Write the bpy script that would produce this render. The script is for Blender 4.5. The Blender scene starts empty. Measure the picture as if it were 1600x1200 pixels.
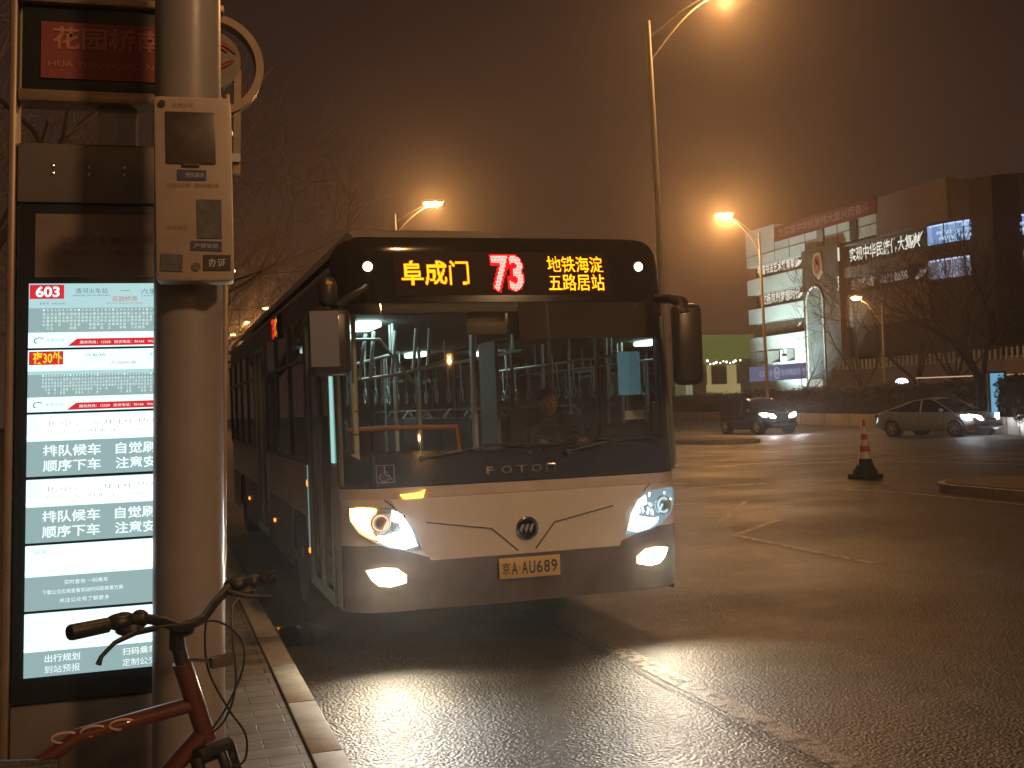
import bpy, bmesh, math, random
from math import sin, cos, tan, pi, radians, sqrt, atan2
from mathutils import Vector, Matrix
from mathutils.bvhtree import BVHTree
random.seed(7)
S = bpy.context.scene
COL = S.collection

# ------------------------------------------------------------------ camera
cam_d = bpy.data.cameras.new("camera"); cam = bpy.data.objects.new("camera", cam_d); COL.objects.link(cam)
YAW, PITCH, ROLL = radians(17.2), radians(1.05), radians(2.1)
fw = Vector((sin(YAW)*cos(PITCH), cos(YAW)*cos(PITCH), sin(PITCH)))
r0 = Vector((cos(YAW), -sin(YAW), 0)); u0 = r0.cross(fw)
rt = r0*cos(ROLL) - u0*sin(ROLL); up = u0*cos(ROLL) + r0*sin(ROLL)
M = Matrix((rt, up, -fw)).transposed().to_4x4(); M.translation = (0, 0, 1.75)
cam.matrix_world = M
cam_d.sensor_width = 36; cam_d.lens = 40.5; cam_d.clip_start = .05; cam_d.clip_end = 2000
S.camera = cam
S.view_settings.view_transform = 'Standard'; S.view_settings.look = 'None'
S.view_settings.exposure = 0; S.view_settings.gamma = 1
S.render.engine = 'CYCLES'
S.cycles.use_denoising = True
S.cycles.max_bounces = 6; S.cycles.transparent_max_bounces = 24; S.cycles.volume_bounces = 0
S.cycles.sample_clamp_indirect = 4; S.cycles.sample_clamp_direct = 0
S.cycles.caustics_reflective = False; S.cycles.caustics_refractive = False

# ------------------------------------------------------------------ world: city-lit night sky
W = bpy.data.worlds.new("World"); S.world = W; W.use_nodes = True
nt = W.node_tree; nt.nodes.clear()
wo = nt.nodes.new('ShaderNodeOutputWorld'); bg = nt.nodes.new('ShaderNodeBackground')
tc = nt.nodes.new('ShaderNodeTexCoord'); sx = nt.nodes.new('ShaderNodeSeparateXYZ')
nt.links.new(tc.outputs['Generated'], sx.inputs[0])
cr = nt.nodes.new('ShaderNodeValToRGB'); nt.links.new(sx.outputs['Z'], cr.inputs[0])
e = cr.color_ramp.elements
e[0].position = 0.0; e[0].color = (.066, .034, .021, 1)
e[1].position = .9; e[1].color = (.020, .011, .008, 1)
a = e.new(.12); a.color = (.038, .0205, .014, 1)
a = e.new(.33); a.color = (.023, .0125, .0092, 1)
nz = nt.nodes.new('ShaderNodeTexNoise'); nz.inputs['Scale'].default_value = 2.2; nz.inputs['Detail'].default_value = 3
nt.links.new(tc.outputs['Generated'], nz.inputs[0])
mr = nt.nodes.new('ShaderNodeMapRange'); nt.links.new(nz.outputs[0], mr.inputs[0])
mr.inputs[1].default_value = .3; mr.inputs[2].default_value = .7; mr.inputs[3].default_value = .8; mr.inputs[4].default_value = 1.2
nt.links.new(cr.outputs[0], bg.inputs[0]); nt.links.new(mr.outputs[0], bg.inputs[1])
nt.links.new(bg.outputs[0], wo.inputs[0])

# ------------------------------------------------------------------ materials
MATS = {}
def newmat(name):
    m = bpy.data.materials.new(name); m.use_nodes = True; m.node_tree.nodes.clear(); return m
def pbr(name, col, rough=.5, metal=0, coat=0, bump=0, bscale=40, var=0, vscale=8, spec=.5, col2=None, rvar=0, dist=.01, stretch=None, obj=True):
    if name in MATS: return MATS[name]
    m = newmat(name); N = m.node_tree.nodes; L = m.node_tree.links
    o = N.new('ShaderNodeOutputMaterial'); b = N.new('ShaderNodeBsdfPrincipled'); L.new(b.outputs[0], o.inputs[0])
    b.inputs['Base Color'].default_value = (*col, 1); b.inputs['Roughness'].default_value = rough
    b.inputs['Metallic'].default_value = metal; b.inputs['Coat Weight'].default_value = coat
    b.inputs['Specular IOR Level'].default_value = spec
    t = N.new('ShaderNodeTexCoord'); src = t.outputs['Object']
    if stretch:
        mp = N.new('ShaderNodeMapping'); mp.inputs['Scale'].default_value = stretch; L.new(src, mp.inputs[0]); src = mp.outputs[0]
    if var or col2:
        n = N.new('ShaderNodeTexNoise'); n.inputs['Scale'].default_value = vscale; n.inputs['Detail'].default_value = 6; n.inputs['Roughness'].default_value = .65
        L.new(src, n.inputs[0]); r = N.new('ShaderNodeValToRGB'); L.new(n.outputs[0], r.inputs[0])
        r.color_ramp.elements[0].position = .33; r.color_ramp.elements[1].position = .68
        c2 = col2 or tuple(c*(1-var) for c in col)
        r.color_ramp.elements[0].color = (*c2, 1); r.color_ramp.elements[1].color = (*col, 1)
        L.new(r.outputs[0], b.inputs['Base Color'])
        if rvar:
            q = N.new('ShaderNodeMapRange'); L.new(n.outputs[0], q.inputs[0])
            q.inputs[1].default_value = .3; q.inputs[2].default_value = .7; q.inputs[3].default_value = rough+rvar; q.inputs[4].default_value = max(.03, rough-rvar)
            L.new(q.outputs[0], b.inputs['Roughness'])
    if bump:
        n2 = N.new('ShaderNodeTexNoise'); n2.inputs['Scale'].default_value = bscale; n2.inputs['Detail'].default_value = 4
        L.new(src, n2.inputs[0]); bp = N.new('ShaderNodeBump'); bp.inputs['Strength'].default_value = bump; bp.inputs['Distance'].default_value = dist
        L.new(n2.outputs[0], bp.inputs['Height']); L.new(bp.outputs[0], b.inputs['Normal'])
    MATS[name] = m; return m
def emit(name, col, s):
    if name in MATS: return MATS[name]
    m = newmat(name); N = m.node_tree.nodes; L = m.node_tree.links
    o = N.new('ShaderNodeOutputMaterial'); e = N.new('ShaderNodeEmission'); L.new(e.outputs[0], o.inputs[0])
    e.inputs[0].default_value = (*col, 1); e.inputs[1].default_value = s
    MATS[name] = m; return m
def glass(name, tint=(.8, .85, .85), extra=.0, rough=.02, film=None):
    """thin pane: tinted see-through with fresnel reflection and an optional pale film painting in a hazy veil"""
    if name in MATS: return MATS[name]
    m = newmat(name); N = m.node_tree.nodes; L = m.node_tree.links
    o = N.new('ShaderNodeOutputMaterial'); t = N.new('ShaderNodeBsdfTransparent'); t.inputs[0].default_value = (*tint, 1)
    g = N.new('ShaderNodeBsdfGlossy'); g.inputs['Roughness'].default_value = rough
    f = N.new('ShaderNodeFresnel'); f.inputs[0].default_value = 1.6
    ad = N.new('ShaderNodeMath'); ad.operation = 'ADD'; ad.inputs[1].default_value = extra; L.new(f.outputs[0], ad.inputs[0])
    mx = N.new('ShaderNodeMixShader'); L.new(ad.outputs[0], mx.inputs[0]); L.new(t.outputs[0], mx.inputs[1]); L.new(g.outputs[0], mx.inputs[2])
    last = mx
    if film:  # pale diffuse layer puts a hazy veil into the glass colour
        d = N.new('ShaderNodeBsdfDiffuse'); d.inputs[0].default_value = (.5, .46, .4, 1)
        m2 = N.new('ShaderNodeMixShader'); 
        nz = N.new('ShaderNodeTexNoise'); nz.inputs['Scale'].default_value = 3; nz.inputs['Detail'].default_value = 6
        tcn = N.new('ShaderNodeTexCoord'); L.new(tcn.outputs['Object'], nz.inputs[0])
        q = N.new('ShaderNodeMapRange'); L.new(nz.outputs[0], q.inputs[0]); q.inputs[3].default_value = film*.5; q.inputs[4].default_value = film*1.5
        L.new(q.outputs[0], m2.inputs[0]); L.new(mx.outputs[0], m2.inputs[1]); L.new(d.outputs[0], m2.inputs[2]); last = m2
    L.new(last.outputs[0], o.inputs[0]); MATS[name] = m; return m

# ------------------------------------------------------------------ mesh helpers
class MB:
    def __init__(s): s.v = []; s.f = []; s.sm = False
    def add(s, vs, fs):
        o = len(s.v); s.v += [tuple(v) for v in vs]; s.f += [tuple(i+o for i in f) for f in fs]; return s
    def box(s, c, sz, rz=0, taper=1, bev=0, rot=None):
        hx, hy, hz = [q/2 for q in sz]; vs = []
        if bev:
            b = min(bev, hx*.9, hy*.9, hz*.9)
            bm = bmesh.new(); bmesh.ops.create_cube(bm, size=1)
            for v in bm.verts: v.co = Vector((v.co.x*sz[0], v.co.y*sz[1], v.co.z*sz[2]))
            bmesh.ops.bevel(bm, geom=list(bm.edges), offset=b, segments=2, affect='EDGES', profile=.5)
            bm.verts.index_update(); vs = [v.co.copy() for v in bm.verts]; fs = [[v.index for v in f.verts] for f in bm.faces]; bm.free()
        else:
            for z in (-hz, hz):
                k = taper if z > 0 else 1
                vs += [Vector((-hx*k, -hy*k, z)), Vector((hx*k, -hy*k, z)), Vector((hx*k, hy*k, z)), Vector((-hx*k, hy*k, z))]
            fs = [(3, 2, 1, 0), (4, 5, 6, 7), (0, 1, 5, 4), (1, 2, 6, 5), (2, 3, 7, 6), (3, 0, 4, 7)]
        R = rot if rot is not None else Matrix.Rotation(rz, 3, 'Z')
        return s.add([R @ v + Vector(c) for v in vs], fs)
    def tube(s, pts, r, n=10, caps=True, closed=False, flat=1):
        pts = [Vector(p) for p in pts]; m = len(pts)
        rs = r if isinstance(r, (list, tuple)) else [r]*m
        rings = []; prev = None
        for i, p in enumerate(pts):
            if closed: d = pts[(i+1) % m]-pts[i-1]
            else: d = pts[min(i+1, m-1)]-pts[max(i-1, 0)]
            d = d.normalized() if d.length > 1e-9 else Vector((0, 0, 1))
            if prev is None: a = d.orthogonal().normalized()
            else:
                a = prev-d*prev.dot(d); a = a.normalized() if a.length > 1e-6 else d.orthogonal().normalized()
            prev = a; b = d.cross(a)
            rings.append([p+(a*cos(2*pi*k/n)+b*sin(2*pi*k/n)*flat)*rs[i] for k in range(n)])
        vs = [v for q in rings for v in q]; fs = []
        for i in range(m if closed else m-1):
            j = (i+1) % m
            for k in range(n): fs.append((i*n+k, i*n+(k+1) % n, j*n+(k+1) % n, j*n+k))
        if caps and not closed: fs += [tuple(range(n-1, -1, -1)), tuple(range((m-1)*n, m*n))]
        return s.add(vs, fs)
    def lathe(s, prof, c, ax=(0, 0, 1), n=24, sy=1):
        """prof: (radius, height along axis)"""
        ax = Vector(ax).normalized(); a = ax.orthogonal().normalized(); b = ax.cross(a); c = Vector(c); vs = []; fs = []
        for r, h in prof: vs += [c+ax*h+(a*cos(2*pi*k/n)+b*sin(2*pi*k/n)*sy)*max(r, 1e-5) for k in range(n)]
        for i in range(len(prof)-1):
            for k in range(n): fs.append((i*n+k, i*n+(k+1) % n, (i+1)*n+(k+1) % n, (i+1)*n+k))
        fs += [tuple(range(n-1, -1, -1)), tuple(range((len(prof)-1)*n, len(prof)*n))]
        return s.add(vs, fs)
    def ball(s, c, r, n=14, m=9):
        r = r if isinstance(r, (tuple, list)) else (r, r, r); c = Vector(c); vs = [c+Vector((0, 0, -r[2]))]; fs = []
        for i in range(1, m):
            t = pi*i/m
            vs += [c+Vector((r[0]*sin(t)*cos(2*pi*k/n), r[1]*sin(t)*sin(2*pi*k/n), -r[2]*cos(t))) for k in range(n)]
        vs.append(c+Vector((0, 0, r[2])))
        for k in range(n): fs.append((0, 1+(k+1) % n, 1+k)); fs.append((len(vs)-1, 1+(m-2)*n+k, 1+(m-2)*n+(k+1) % n))
        for i in range(m-2):
            for k in range(n): fs.append((1+i*n+k, 1+i*n+(k+1) % n, 1+(i+1)*n+(k+1) % n, 1+(i+1)*n+k))
        return s.add(vs, fs)
    def grid(s, fn, nu, nv):
        vs = [fn(i/nu, j/nv) for j in range(nv+1) for i in range(nu+1)]
        fs = [(j*(nu+1)+i, j*(nu+1)+i+1, (j+1)*(nu+1)+i+1, (j+1)*(nu+1)+i) for j in range(nv) for i in range(nu)]
        return s.add(vs, fs)
    def quad(s, a, b, c, d): return s.add([a, b, c, d], [(0, 1, 2, 3)])
    def prism(s, poly, z0, z1):
        n = len(poly); vs = [(*p, z0) for p in poly]+[(*p, z1) for p in poly]
        fs = [tuple(range(n-1, -1, -1)), tuple(range(n, 2*n))]+[(i, (i+1) % n, n+(i+1) % n, n+i) for i in range(n)]
        return s.add(vs, fs)
    def build(s, name, mat, parent=None, smooth=None, loc=(0, 0, 0), **kw):
        me = bpy.data.meshes.new(name); me.from_pydata([tuple(v) for v in s.v], [], s.f); me.validate()
        o = bpy.data.objects.new(name, me); COL.objects.link(o); o.location = loc
        if mat: me.materials.append(mat)
        if smooth is not None:
            bm = bmesh.new(); bm.from_mesh(me); bmesh.ops.recalc_face_normals(bm, faces=bm.faces)
            for f in bm.faces: f.smooth = True
            for ed in bm.edges:
                if len(ed.link_faces) == 2 and ed.calc_face_angle(0) > radians(smooth): ed.smooth = False
            bm.to_mesh(me); bm.free()
        if parent: o.parent = parent
        for k, v in kw.items(): o[k] = v
        return o
def thing(name, label, cat, loc=(0, 0, 0), rz=0, group=None):
    o = bpy.data.objects.new(name, None); COL.objects.link(o); o.location = loc; o.rotation_euler = (0, 0, rz)
    o.empty_display_size = .2; o['label'] = label; o['category'] = cat
    if group: o['group'] = group
    return o
def copy_tree(o, parent=None):
    c = o.copy(); COL.objects.link(c); c.parent = parent
    for ch in [x for x in bpy.data.objects if x.parent == o]: copy_tree(ch, c)
    return c
def lamp(name, kind, loc, power, col, parent, direction=None, size=1.2, blend=.4, radius=.05):
    l = bpy.data.lights.new(name, kind); l.energy = power; l.color = col; l.shadow_soft_size = radius
    if kind == 'SPOT': l.spot_size = size; l.spot_blend = blend
    o = bpy.data.objects.new(name, l); COL.objects.link(o); o.location = loc; o.parent = parent
    if direction is not None: o.rotation_euler = Vector(direction).to_track_quat('-Z', 'Y').to_euler()
    return o

# ------------------------------------------------------------------ text helpers
TCACHE = {}
def glyphs(body, bold=.0, spacing=1.0, line=1.0):
    key = (body, bold, spacing, line)
    if key in TCACHE: return TCACHE[key]
    c = bpy.data.curves.new('tmp', 'FONT'); c.body = body; c.offset = bold; c.resolution_u = 3; c.space_character = spacing; c.space_line = line
    o = bpy.data.objects.new('tmp', c); COL.objects.link(o)
    bpy.context.view_layer.update()
    dg = bpy.context.evaluated_depsgraph_get(); me = bpy.data.meshes.new_from_object(o.evaluated_get(dg))
    vs = [(v.co.x, v.co.y) for v in me.vertices]; fs = [tuple(p.vertices) for p in me.polygons]
    bpy.data.objects.remove(o); bpy.data.curves.remove(c); bpy.data.meshes.remove(me)
    x0 = min(v[0] for v in vs); x1 = max(v[0] for v in vs); y0 = min(v[1] for v in vs); y1 = max(v[1] for v in vs)
    vs = [((v[0]-x0)/(x1-x0), (v[1]-y0)/(y1-y0)) for v in vs]
    TCACHE[key] = (vs, fs); return vs, fs
def put_text(mb, body, fn, w0, h0, w, h, bold=.0, **k):
    """writes body into rectangle (w0,h0,w,h); fn(a,b) maps the sheet to space"""
    vs, fs = glyphs(body, bold, **k)
    mb.add([fn(w0+v[0]*w, h0+v[1]*h) for v in vs], fs)
def led(mb_core, mb_halo, body, fn, w0, h0, w, h, rows, cols, bold=.01, dot=.36, **k):
    vs, fs = glyphs(body, bold, **k)
    t = BVHTree.FromPolygons([Vector((v[0], v[1], 0)) for v in vs], fs)
    for j in range(rows):
        for i in range(cols):
            x = (i+.5)/cols; y = (j+.5)/rows
            if t.ray_cast(Vector((x, y, 1)), Vector((0, 0, -1)))[0] is None: continue
            cx = w0+x*w; cy = h0+y*h; dx = w/cols*dot; dy = h/rows*dot
            for mb, q, off in ((mb_core, 1, 0), (mb_halo, 2.6, .002)):  # halo: wider dim disc paints the glow around each dot
                if mb is None: continue
                mb.add([fn(cx+dx*q*cos(pi/8+pi/4*m), cy+dy*q*sin(pi/8+pi/4*m), off) for m in range(8)], [tuple(range(8))])

# ================================================================== GROUND
def road_material():
    m = newmat('wet_asphalt'); N = m.node_tree.nodes; L = m.node_tree.links
    o = N.new('ShaderNodeOutputMaterial'); b = N.new('ShaderNodeBsdfPrincipled'); L.new(b.outputs[0], o.inputs[0])
    t = N.new('ShaderNodeTexCoord'); P = t.outputs['Object']
    def noise(sc, det=4, ro=.6):
        n = N.new('ShaderNodeTexNoise'); n.inputs['Scale'].default_value = sc; n.inputs['Detail'].default_value = det; n.inputs['Roughness'].default_value = ro; L.new(P, n.inputs[0]); return n.outputs[0]
    def mrg(src, a, b_, c, d):
        q = N.new('ShaderNodeMapRange'); L.new(src, q.inputs[0])
        for i, v in enumerate((a, b_, c, d)): q.inputs[i+1].default_value = v
        return q.outputs[0]
    v = N.new('ShaderNodeTexVoronoi'); v.inputs['Scale'].default_value = 52; L.new(P, v.inputs[0])
    big = noise(.35, 5); mid = noise(3.0, 5)
    ramp = N.new('ShaderNodeValToRGB'); L.new(mid, ramp.inputs[0])
    ramp.color_ramp.elements[0].position = .35; ramp.color_ramp.elements[0].color = (.026, .024, .021, 1)
    ramp.color_ramp.elements[1].position = .7; ramp.color_ramp.elements[1].color = (.058, .054, .047, 1)
    mu = N.new('ShaderNodeMix'); mu.data_type = 'RGBA'; mu.blend_type = 'MULTIPLY'; mu.inputs[0].default_value = 1
    sp = N.new('ShaderNodeValToRGB'); L.new(v.outputs['Color'], sp.inputs[0])
    sp.color_ramp.elements[0].color = (.55, .55, .55, 1); sp.color_ramp.elements[1].color = (1.6, 1.55, 1.45, 1)
    L.new(ramp.outputs[0], mu.inputs[6]); L.new(sp.outputs[0], mu.inputs[7]); L.new(mu.outputs[2], b.inputs['Base Color'])
    # damp sheen, tyre-polished patches
    L.new(mrg(big, .35, .65, .42, .62), b.inputs['Roughness'])
    h = N.new('ShaderNodeMath'); h.operation = 'ADD'
    L.new(mrg(v.outputs['Distance'], 0, .7, 1, 0), h.inputs[0]); L.new(noise(28, 4), h.inputs[1])
    bp = N.new('ShaderNodeBump'); bp.inputs['Strength'].default_value = .6; bp.inputs['Distance'].default_value = .010
    L.new(h.outputs[0], bp.inputs['Height']); L.new(bp.outputs[0], b.inputs['Normal'])
    b.inputs['Specular IOR Level'].default_value = .55
    return m
ROAD = road_material()
g = MB()
# one sheet, finer near the camera
xs = [-400, -60, -10, 10, 60, 400]; ys = [-400, -60, 0, 60, 200, 500]
g.add([(x, y, 0) for y in ys for x in xs], [(j*6+i, j*6+i+1, (j+1)*6+i+1, (j+1)*6+i) for j in range(5) for i in range(5)])
g.build('road', ROAD, kind='structure')

def paver_material():
    m = newmat('concrete_pavers'); N = m.node_tree.nodes; L = m.node_tree.links
    o = N.new('ShaderNodeOutputMaterial'); b = N.new('ShaderNodeBsdfPrincipled'); L.new(b.outputs[0], o.inputs[0])
    t = N.new('ShaderNodeTexCoord'); br = N.new('ShaderNodeTexBrick'); L.new(t.outputs['Object'], br.inputs[0])
    br.inputs['Scale'].default_value = 1; br.inputs['Brick Width'].default_value = .3; br.inputs['Row Height'].default_value = .15
    br.inputs['Mortar Size'].default_value = .0042; br.inputs['Mortar Smooth'].default_value = .3; br.inputs['Bias'].default_value = -.1
    br.inputs['Color1'].default_value = (.27, .255, .23, 1); br.inputs['Color2'].default_value = (.17, .16, .145, 1); br.inputs['Mortar'].default_value = (.03, .027, .024, 1)
    n = N.new('ShaderNodeTexNoise'); n.inputs['Scale'].default_value = 5; n.inputs['Detail'].default_value = 8; L.new(t.outputs['Object'], n.inputs[0])
    r = N.new('ShaderNodeValToRGB'); L.new(n.outputs[0], r.inputs[0]); r.color_ramp.elements[0].position = .3; r.color_ramp.elements[0].color = (.5, .48, .45, 1); r.color_ramp.elements[1].position = .7; r.color_ramp.elements[1].color = (1.1, 1.1, 1.1, 1)
    mu = N.new('ShaderNodeMix'); mu.data_type = 'RGBA'; mu.blend_type = 'MULTIPLY'; mu.inputs[0].default_value = 1
    L.new(br.outputs[0], mu.inputs[6]); L.new(r.outputs[0], mu.inputs[7]); L.new(mu.outputs[2], b.inputs['Base Color'])
    n2 = N.new('ShaderNodeTexNoise'); n2.inputs['Scale'].default_value = 150; L.new(t.outputs['Object'], n2.inputs[0])
    ad = N.new('ShaderNodeMath'); ad.operation = 'MULTIPLY_ADD'; L.new(n2.outputs[0], ad.inputs[0]); ad.inputs[1].default_value = .25
    iv = N.new('ShaderNodeMath'); iv.operation = 'SUBTRACT'; iv.inputs[0].default_value = 1; L.new(br.outputs['Fac'], iv.inputs[1]); L.new(iv.outputs[0], ad.inputs[2])
    bp = N.new('ShaderNodeBump'); bp.inputs['Strength'].default_value = .8; bp.inputs['Distance'].default_value = .008; L.new(ad.outputs[0], bp.inputs['Height']); L.new(bp.outputs[0], b.inputs['Normal'])
    b.inputs['Roughness'].default_value = .6
    return m
MB().box((-15.19, 60, .07), (31.65, 170, .14)).build('sidewalk', paver_material(), kind='structure')
k = MB(); y = -24.5
while y < 140:
    L_ = .99 if y < 40 else 4.99
    k.box((.722, y+L_/2, .075), (.155, L_, .155), bev=.009); y += L_+.01
k.build('kerb', pbr('kerb_concrete', (.46, .44, .39), .7, var=.35, vscale=6, bump=.4, bscale=120, dist=.004), smooth=40, kind='structure')
MB().box((.62, 60, .063), (.05, 170, .15)).build('gutter_joint', pbr('joint_dirt', (.03, .026, .022), .9), kind='structure')

# worn thermoplastic lines, broken up by gaps
def paint_mat(name, col, worn):
    m = newmat(name); N = m.node_tree.nodes; L = m.node_tree.links
    o = N.new('ShaderNodeOutputMaterial'); b = N.new('ShaderNodeBsdfPrincipled'); tr = N.new('ShaderNodeBsdfTransparent'); mx = N.new('ShaderNodeMixShader')
    t = N.new('ShaderNodeTexCoord'); n = N.new('ShaderNodeTexNoise'); n.inputs['Scale'].default_value = 9; n.inputs['Detail'].default_value = 10; n.inputs['Roughness'].default_value = .75
    L.new(t.outputs['Object'], n.inputs[0]); q = N.new('ShaderNodeMapRange'); L.new(n.outputs[0], q.inputs[0]); q.inputs[1].default_value = worn-.05; q.inputs[2].default_value = worn+.08
    L.new(q.outputs[0], mx.inputs[0]); L.new(tr.outputs[0], mx.inputs[1]); L.new(b.outputs[0], mx.inputs[2]); L.new(mx.outputs[0], o.inputs[0])
    b.inputs['Base Color'].default_value = (*col, 1); b.inputs['Roughness'].default_value = .5
    n3 = N.new('ShaderNodeTexVoronoi'); n3.inputs['Scale'].default_value = 80; L.new(t.outputs['Object'], n3.inputs[0])
    bp = N.new('ShaderNodeBump'); bp.inputs['Strength'].default_value = .5; bp.inputs['Distance'].default_value = .01; L.new(n3.outputs[0], bp.inputs['Height']); L.new(bp.outputs[0], b.inputs['Normal'])
    return m
WORN = paint_mat('worn_line_paint', (.19, .165, .13), .44); LINE = paint_mat('line_paint', (.42, .38, .32), .42)
def strip(mb, pts, w, z=.005):
    pts = [Vector((*p, z)) for p in pts]; vs = []
    for i, p in enumerate(pts):
        d = (pts[min(i+1, len(pts)-1)]-pts[max(i-1, 0)]).normalized(); nrm = Vector((-d.y, d.x, 0))*w/2
        vs += [p-nrm, p+nrm]
    mb.add(vs, [(2*i, 2*i+2, 2*i+3, 2*i+1) for i in range(len(pts)-1)])
m1 = MB(); strip(m1, [(3.04, -20), (3.05, 7.6)], .16); m1.build('lane_line', WORN, kind='structure')
m1 = MB()
for y0, y1 in ((-9, -5), (-2, 3.2), (10.2, 13.1), (19, 22), (28, 31)): strip(m1, [(6.93, y0), (6.93, y1)], .12)
strip(m1, [(6.9, 13.1), (8.3, 14.4)], .10)
strip(m1, [(7.5, 14.6), (9.3, 17.2), (7.9, 17.6)], .10)
strip(m1, [(8.0, 15.9), (9.5, 16.0)], .10); strip(m1, [(9.9, 20.5), (11.6, 20.6)], .10)
strip(m1, [(8.8, 20), (8.3, 24), (10.4, 21.6)], .10)
strip(m1, [(11.9, 18.2), (12.2, 17.1), (12.2, -10)], .10)
for q in range(5): strip(m1, [(13.5+q*1.4, 26.5-q*.9), (19+q*1.2, 27.5-q*1.6)], .12)
strip(m1, [(12.5, 29), (17.5, 24.5), (21, 14)], .14); strip(m1, [(14.5, 33), (20, 28), (26, 16)], .14)
m1.build('road_marking', LINE, kind='structure')
# longitudinal seam in the asphalt and tar patches
m1 = MB()
pts = [(2.92+.02*sin(i*1.7)+random.uniform(-.012, .012), -6+i*.35) for i in range(45)]
strip(m1, pts, .009, .009); m1.build('asphalt_crack', pbr('crack_tar', (.012, .011, .010), .8), kind='structure')
m1 = MB(); pp = [(1.0+.28*cos(q)*(1+.2*sin(3*q)), 9.2+.55*sin(q)*(1+.2*cos(2*q)), .004) for q in [2*pi*i/28 for i in range(28)]]
m1.add(pp, [tuple(range(28))]); m1.build('puddle', pbr('puddle_water', (.02, .02, .02), .04, spec=1), kind='structure')

KERB = MATS['kerb_concrete']
TARMAC_ISLAND = pbr('island_top', (.16, .13, .10), .8, var=.4, vscale=3, bump=.3, bscale=30)
def island(poly, name):
    mb = MB(); mb.prism(poly, -.01, .16); mb.build(name, TARMAC_ISLAND, kind='structure')
def rounded_strip(x0, y0, x1, y1, w):
    d = Vector((x1-x0, y1-y0)).normalized(); n = Vector((-d.y, d.x)); out = []
    for i in range(9):
        a = -pi/2+pi*i/8; out.append(tuple(Vector((x1, y1))+n*w/2*sin(a)*-1+d*w/2*cos(a)))
    for i in range(9):
        a = -pi/2+pi*i/8; out.append(tuple(Vector((x0, y0))+n*w/2*sin(a)-d*w/2*cos(a)))
    return out
def island2(x0, y0, x1, y1, w, name):
    poly = rounded_strip(x0, y0, x1, y1, w); mb = MB(); mb.prism(poly, -.01, .15); mb.build(name, KERB, kind='structure')
    inner = rounded_strip(x0, y0, x1, y1, w-.26); mb = MB(); mb.prism(inner, .1, .165); mb.build(name+'_paving', TARMAC_ISLAND, kind='structure')
island2(13.9, -12, 13.75, 16.2, 2.3, 'traffic_island')
island2(20.7, 39.2, 17.6, 62, 2.2, 'far_island')
island2(11.9, 28.2, 9.2, 150, 1.0, 'median_island')

# ================================================================== BUS
XC, YF = 2.49, 7.86
bus = thing('city_bus', 'white and dark grey city bus with lit amber route sign, stopped at the kerb', 'bus', (XC, YF+6, 0))
OX = Vector((0, -6, 0))     # meshes are written from the front centre, root stands under the middle
def bb(mb, name, mat, parent=bus, **k):
    if parent is bus: mb.v = [(v[0], v[1]-6, v[2]) for v in mb.v]
    else: mb.v = [(v[0], v[1]-6, v[2]) for v in mb.v]
    return mb.build(name, mat, parent, **k)
def yc(z):
    P = [(.2, .10), (.35, .04), (.6, 0), (1.0, .0), (1.25, .015), (2.5, .11), (2.75, .14), (2.9, .19), (3.05, .30)]
    if z <= P[0][0]: return P[0][1]
    for (a, b), (c, d) in zip(P, P[1:]):
        if z <= c:
            t = (z-a)/(c-a); return b+(d-b)*t
    return P[-1][1]
def yf(x, z):
    q = min(abs(x)/1.275, 1); return yc(z)+.05*q*q+.18*q**12
def fp(x, z, off=0): return Vector((x, yf(x, z)-off, z))
XS = [sin(pi/2*t)*1.275 for t in [i/24 for i in range(-24, 25)]]
def patch(xa, xb, zb, zt, nx=48, nz=8, off=0):
    mb = MB(); zb_ = zb if callable(zb) else (lambda x: zb); zt_ = zt if callable(zt) else (lambda x: zt)
    a0 = math.asin(max(-1, xa/1.275)); a1 = math.asin(min(1, xb/1.275))
    def fn(u, v):
        x = 1.275*sin(a0+(a1-a0)*u); z = zb_(x)+(zt_(x)-zb_(x))*v; return fp(x, z, off)
    mb.grid(fn, nx, nz); return mb
def spoly(poly, off, cuts=3, back=None):
    """outline in the front plane laid on the curved front; optional side walls going back"""
    bm = bmesh.new(); vs = [bm.verts.new((p[0], 0, p[1])) for p in poly]; bm.faces.new(vs)
    bmesh.ops.triangulate(bm, faces=bm.faces[:])
    if cuts: bmesh.ops.subdivide_edges(bm, edges=bm.edges[:], cuts=cuts, use_grid_fill=True)
    if back:
        r = bmesh.ops.extrude_edge_only(bm, edges=[e_ for e_ in bm.edges if e_.is_boundary])
        top = {v for v in r['geom'] if isinstance(v, bmesh.types.BMVert)}
    else: top = set()
    bm.verts.index_update()
    V = [fp(v.co.x, v.co.z, off-(back if v in top else 0)) for v in bm.verts]; F = [[v.index for v in f.verts] for f in bm.faces]; bm.free()
    return MB().add(V, F)
WHITE = pbr('bus_white_paint', (.62, .60, .56), .32, coat=.4, var=.12, vscale=3, bump=.03, bscale=4)
LOWER = pbr('bus_lower_paint', (.13, .095, .082), .45, coat=.15, var=.35, vscale=5, bump=.05, bscale=30)
BLACKG = pbr('bus_black_glass', (.022, .021, .020), .10, var=.3, vscale=4, spec=.7)
DARK = pbr('dark_plastic', (.035, .034, .033), .5, var=.3, vscale=10, bump=.1, bscale=80)
RUBBER = pbr('tyre_rubber', (.022, .021, .020), .85, bump=.3, bscale=60, var=.3)
STEEL = pbr('brushed_steel', (.55, .55, .54), .3, metal=1, var=.3, vscale=20)
CHROME = pbr('chrome', (.7, .7, .7), .12, metal=1)

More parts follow.
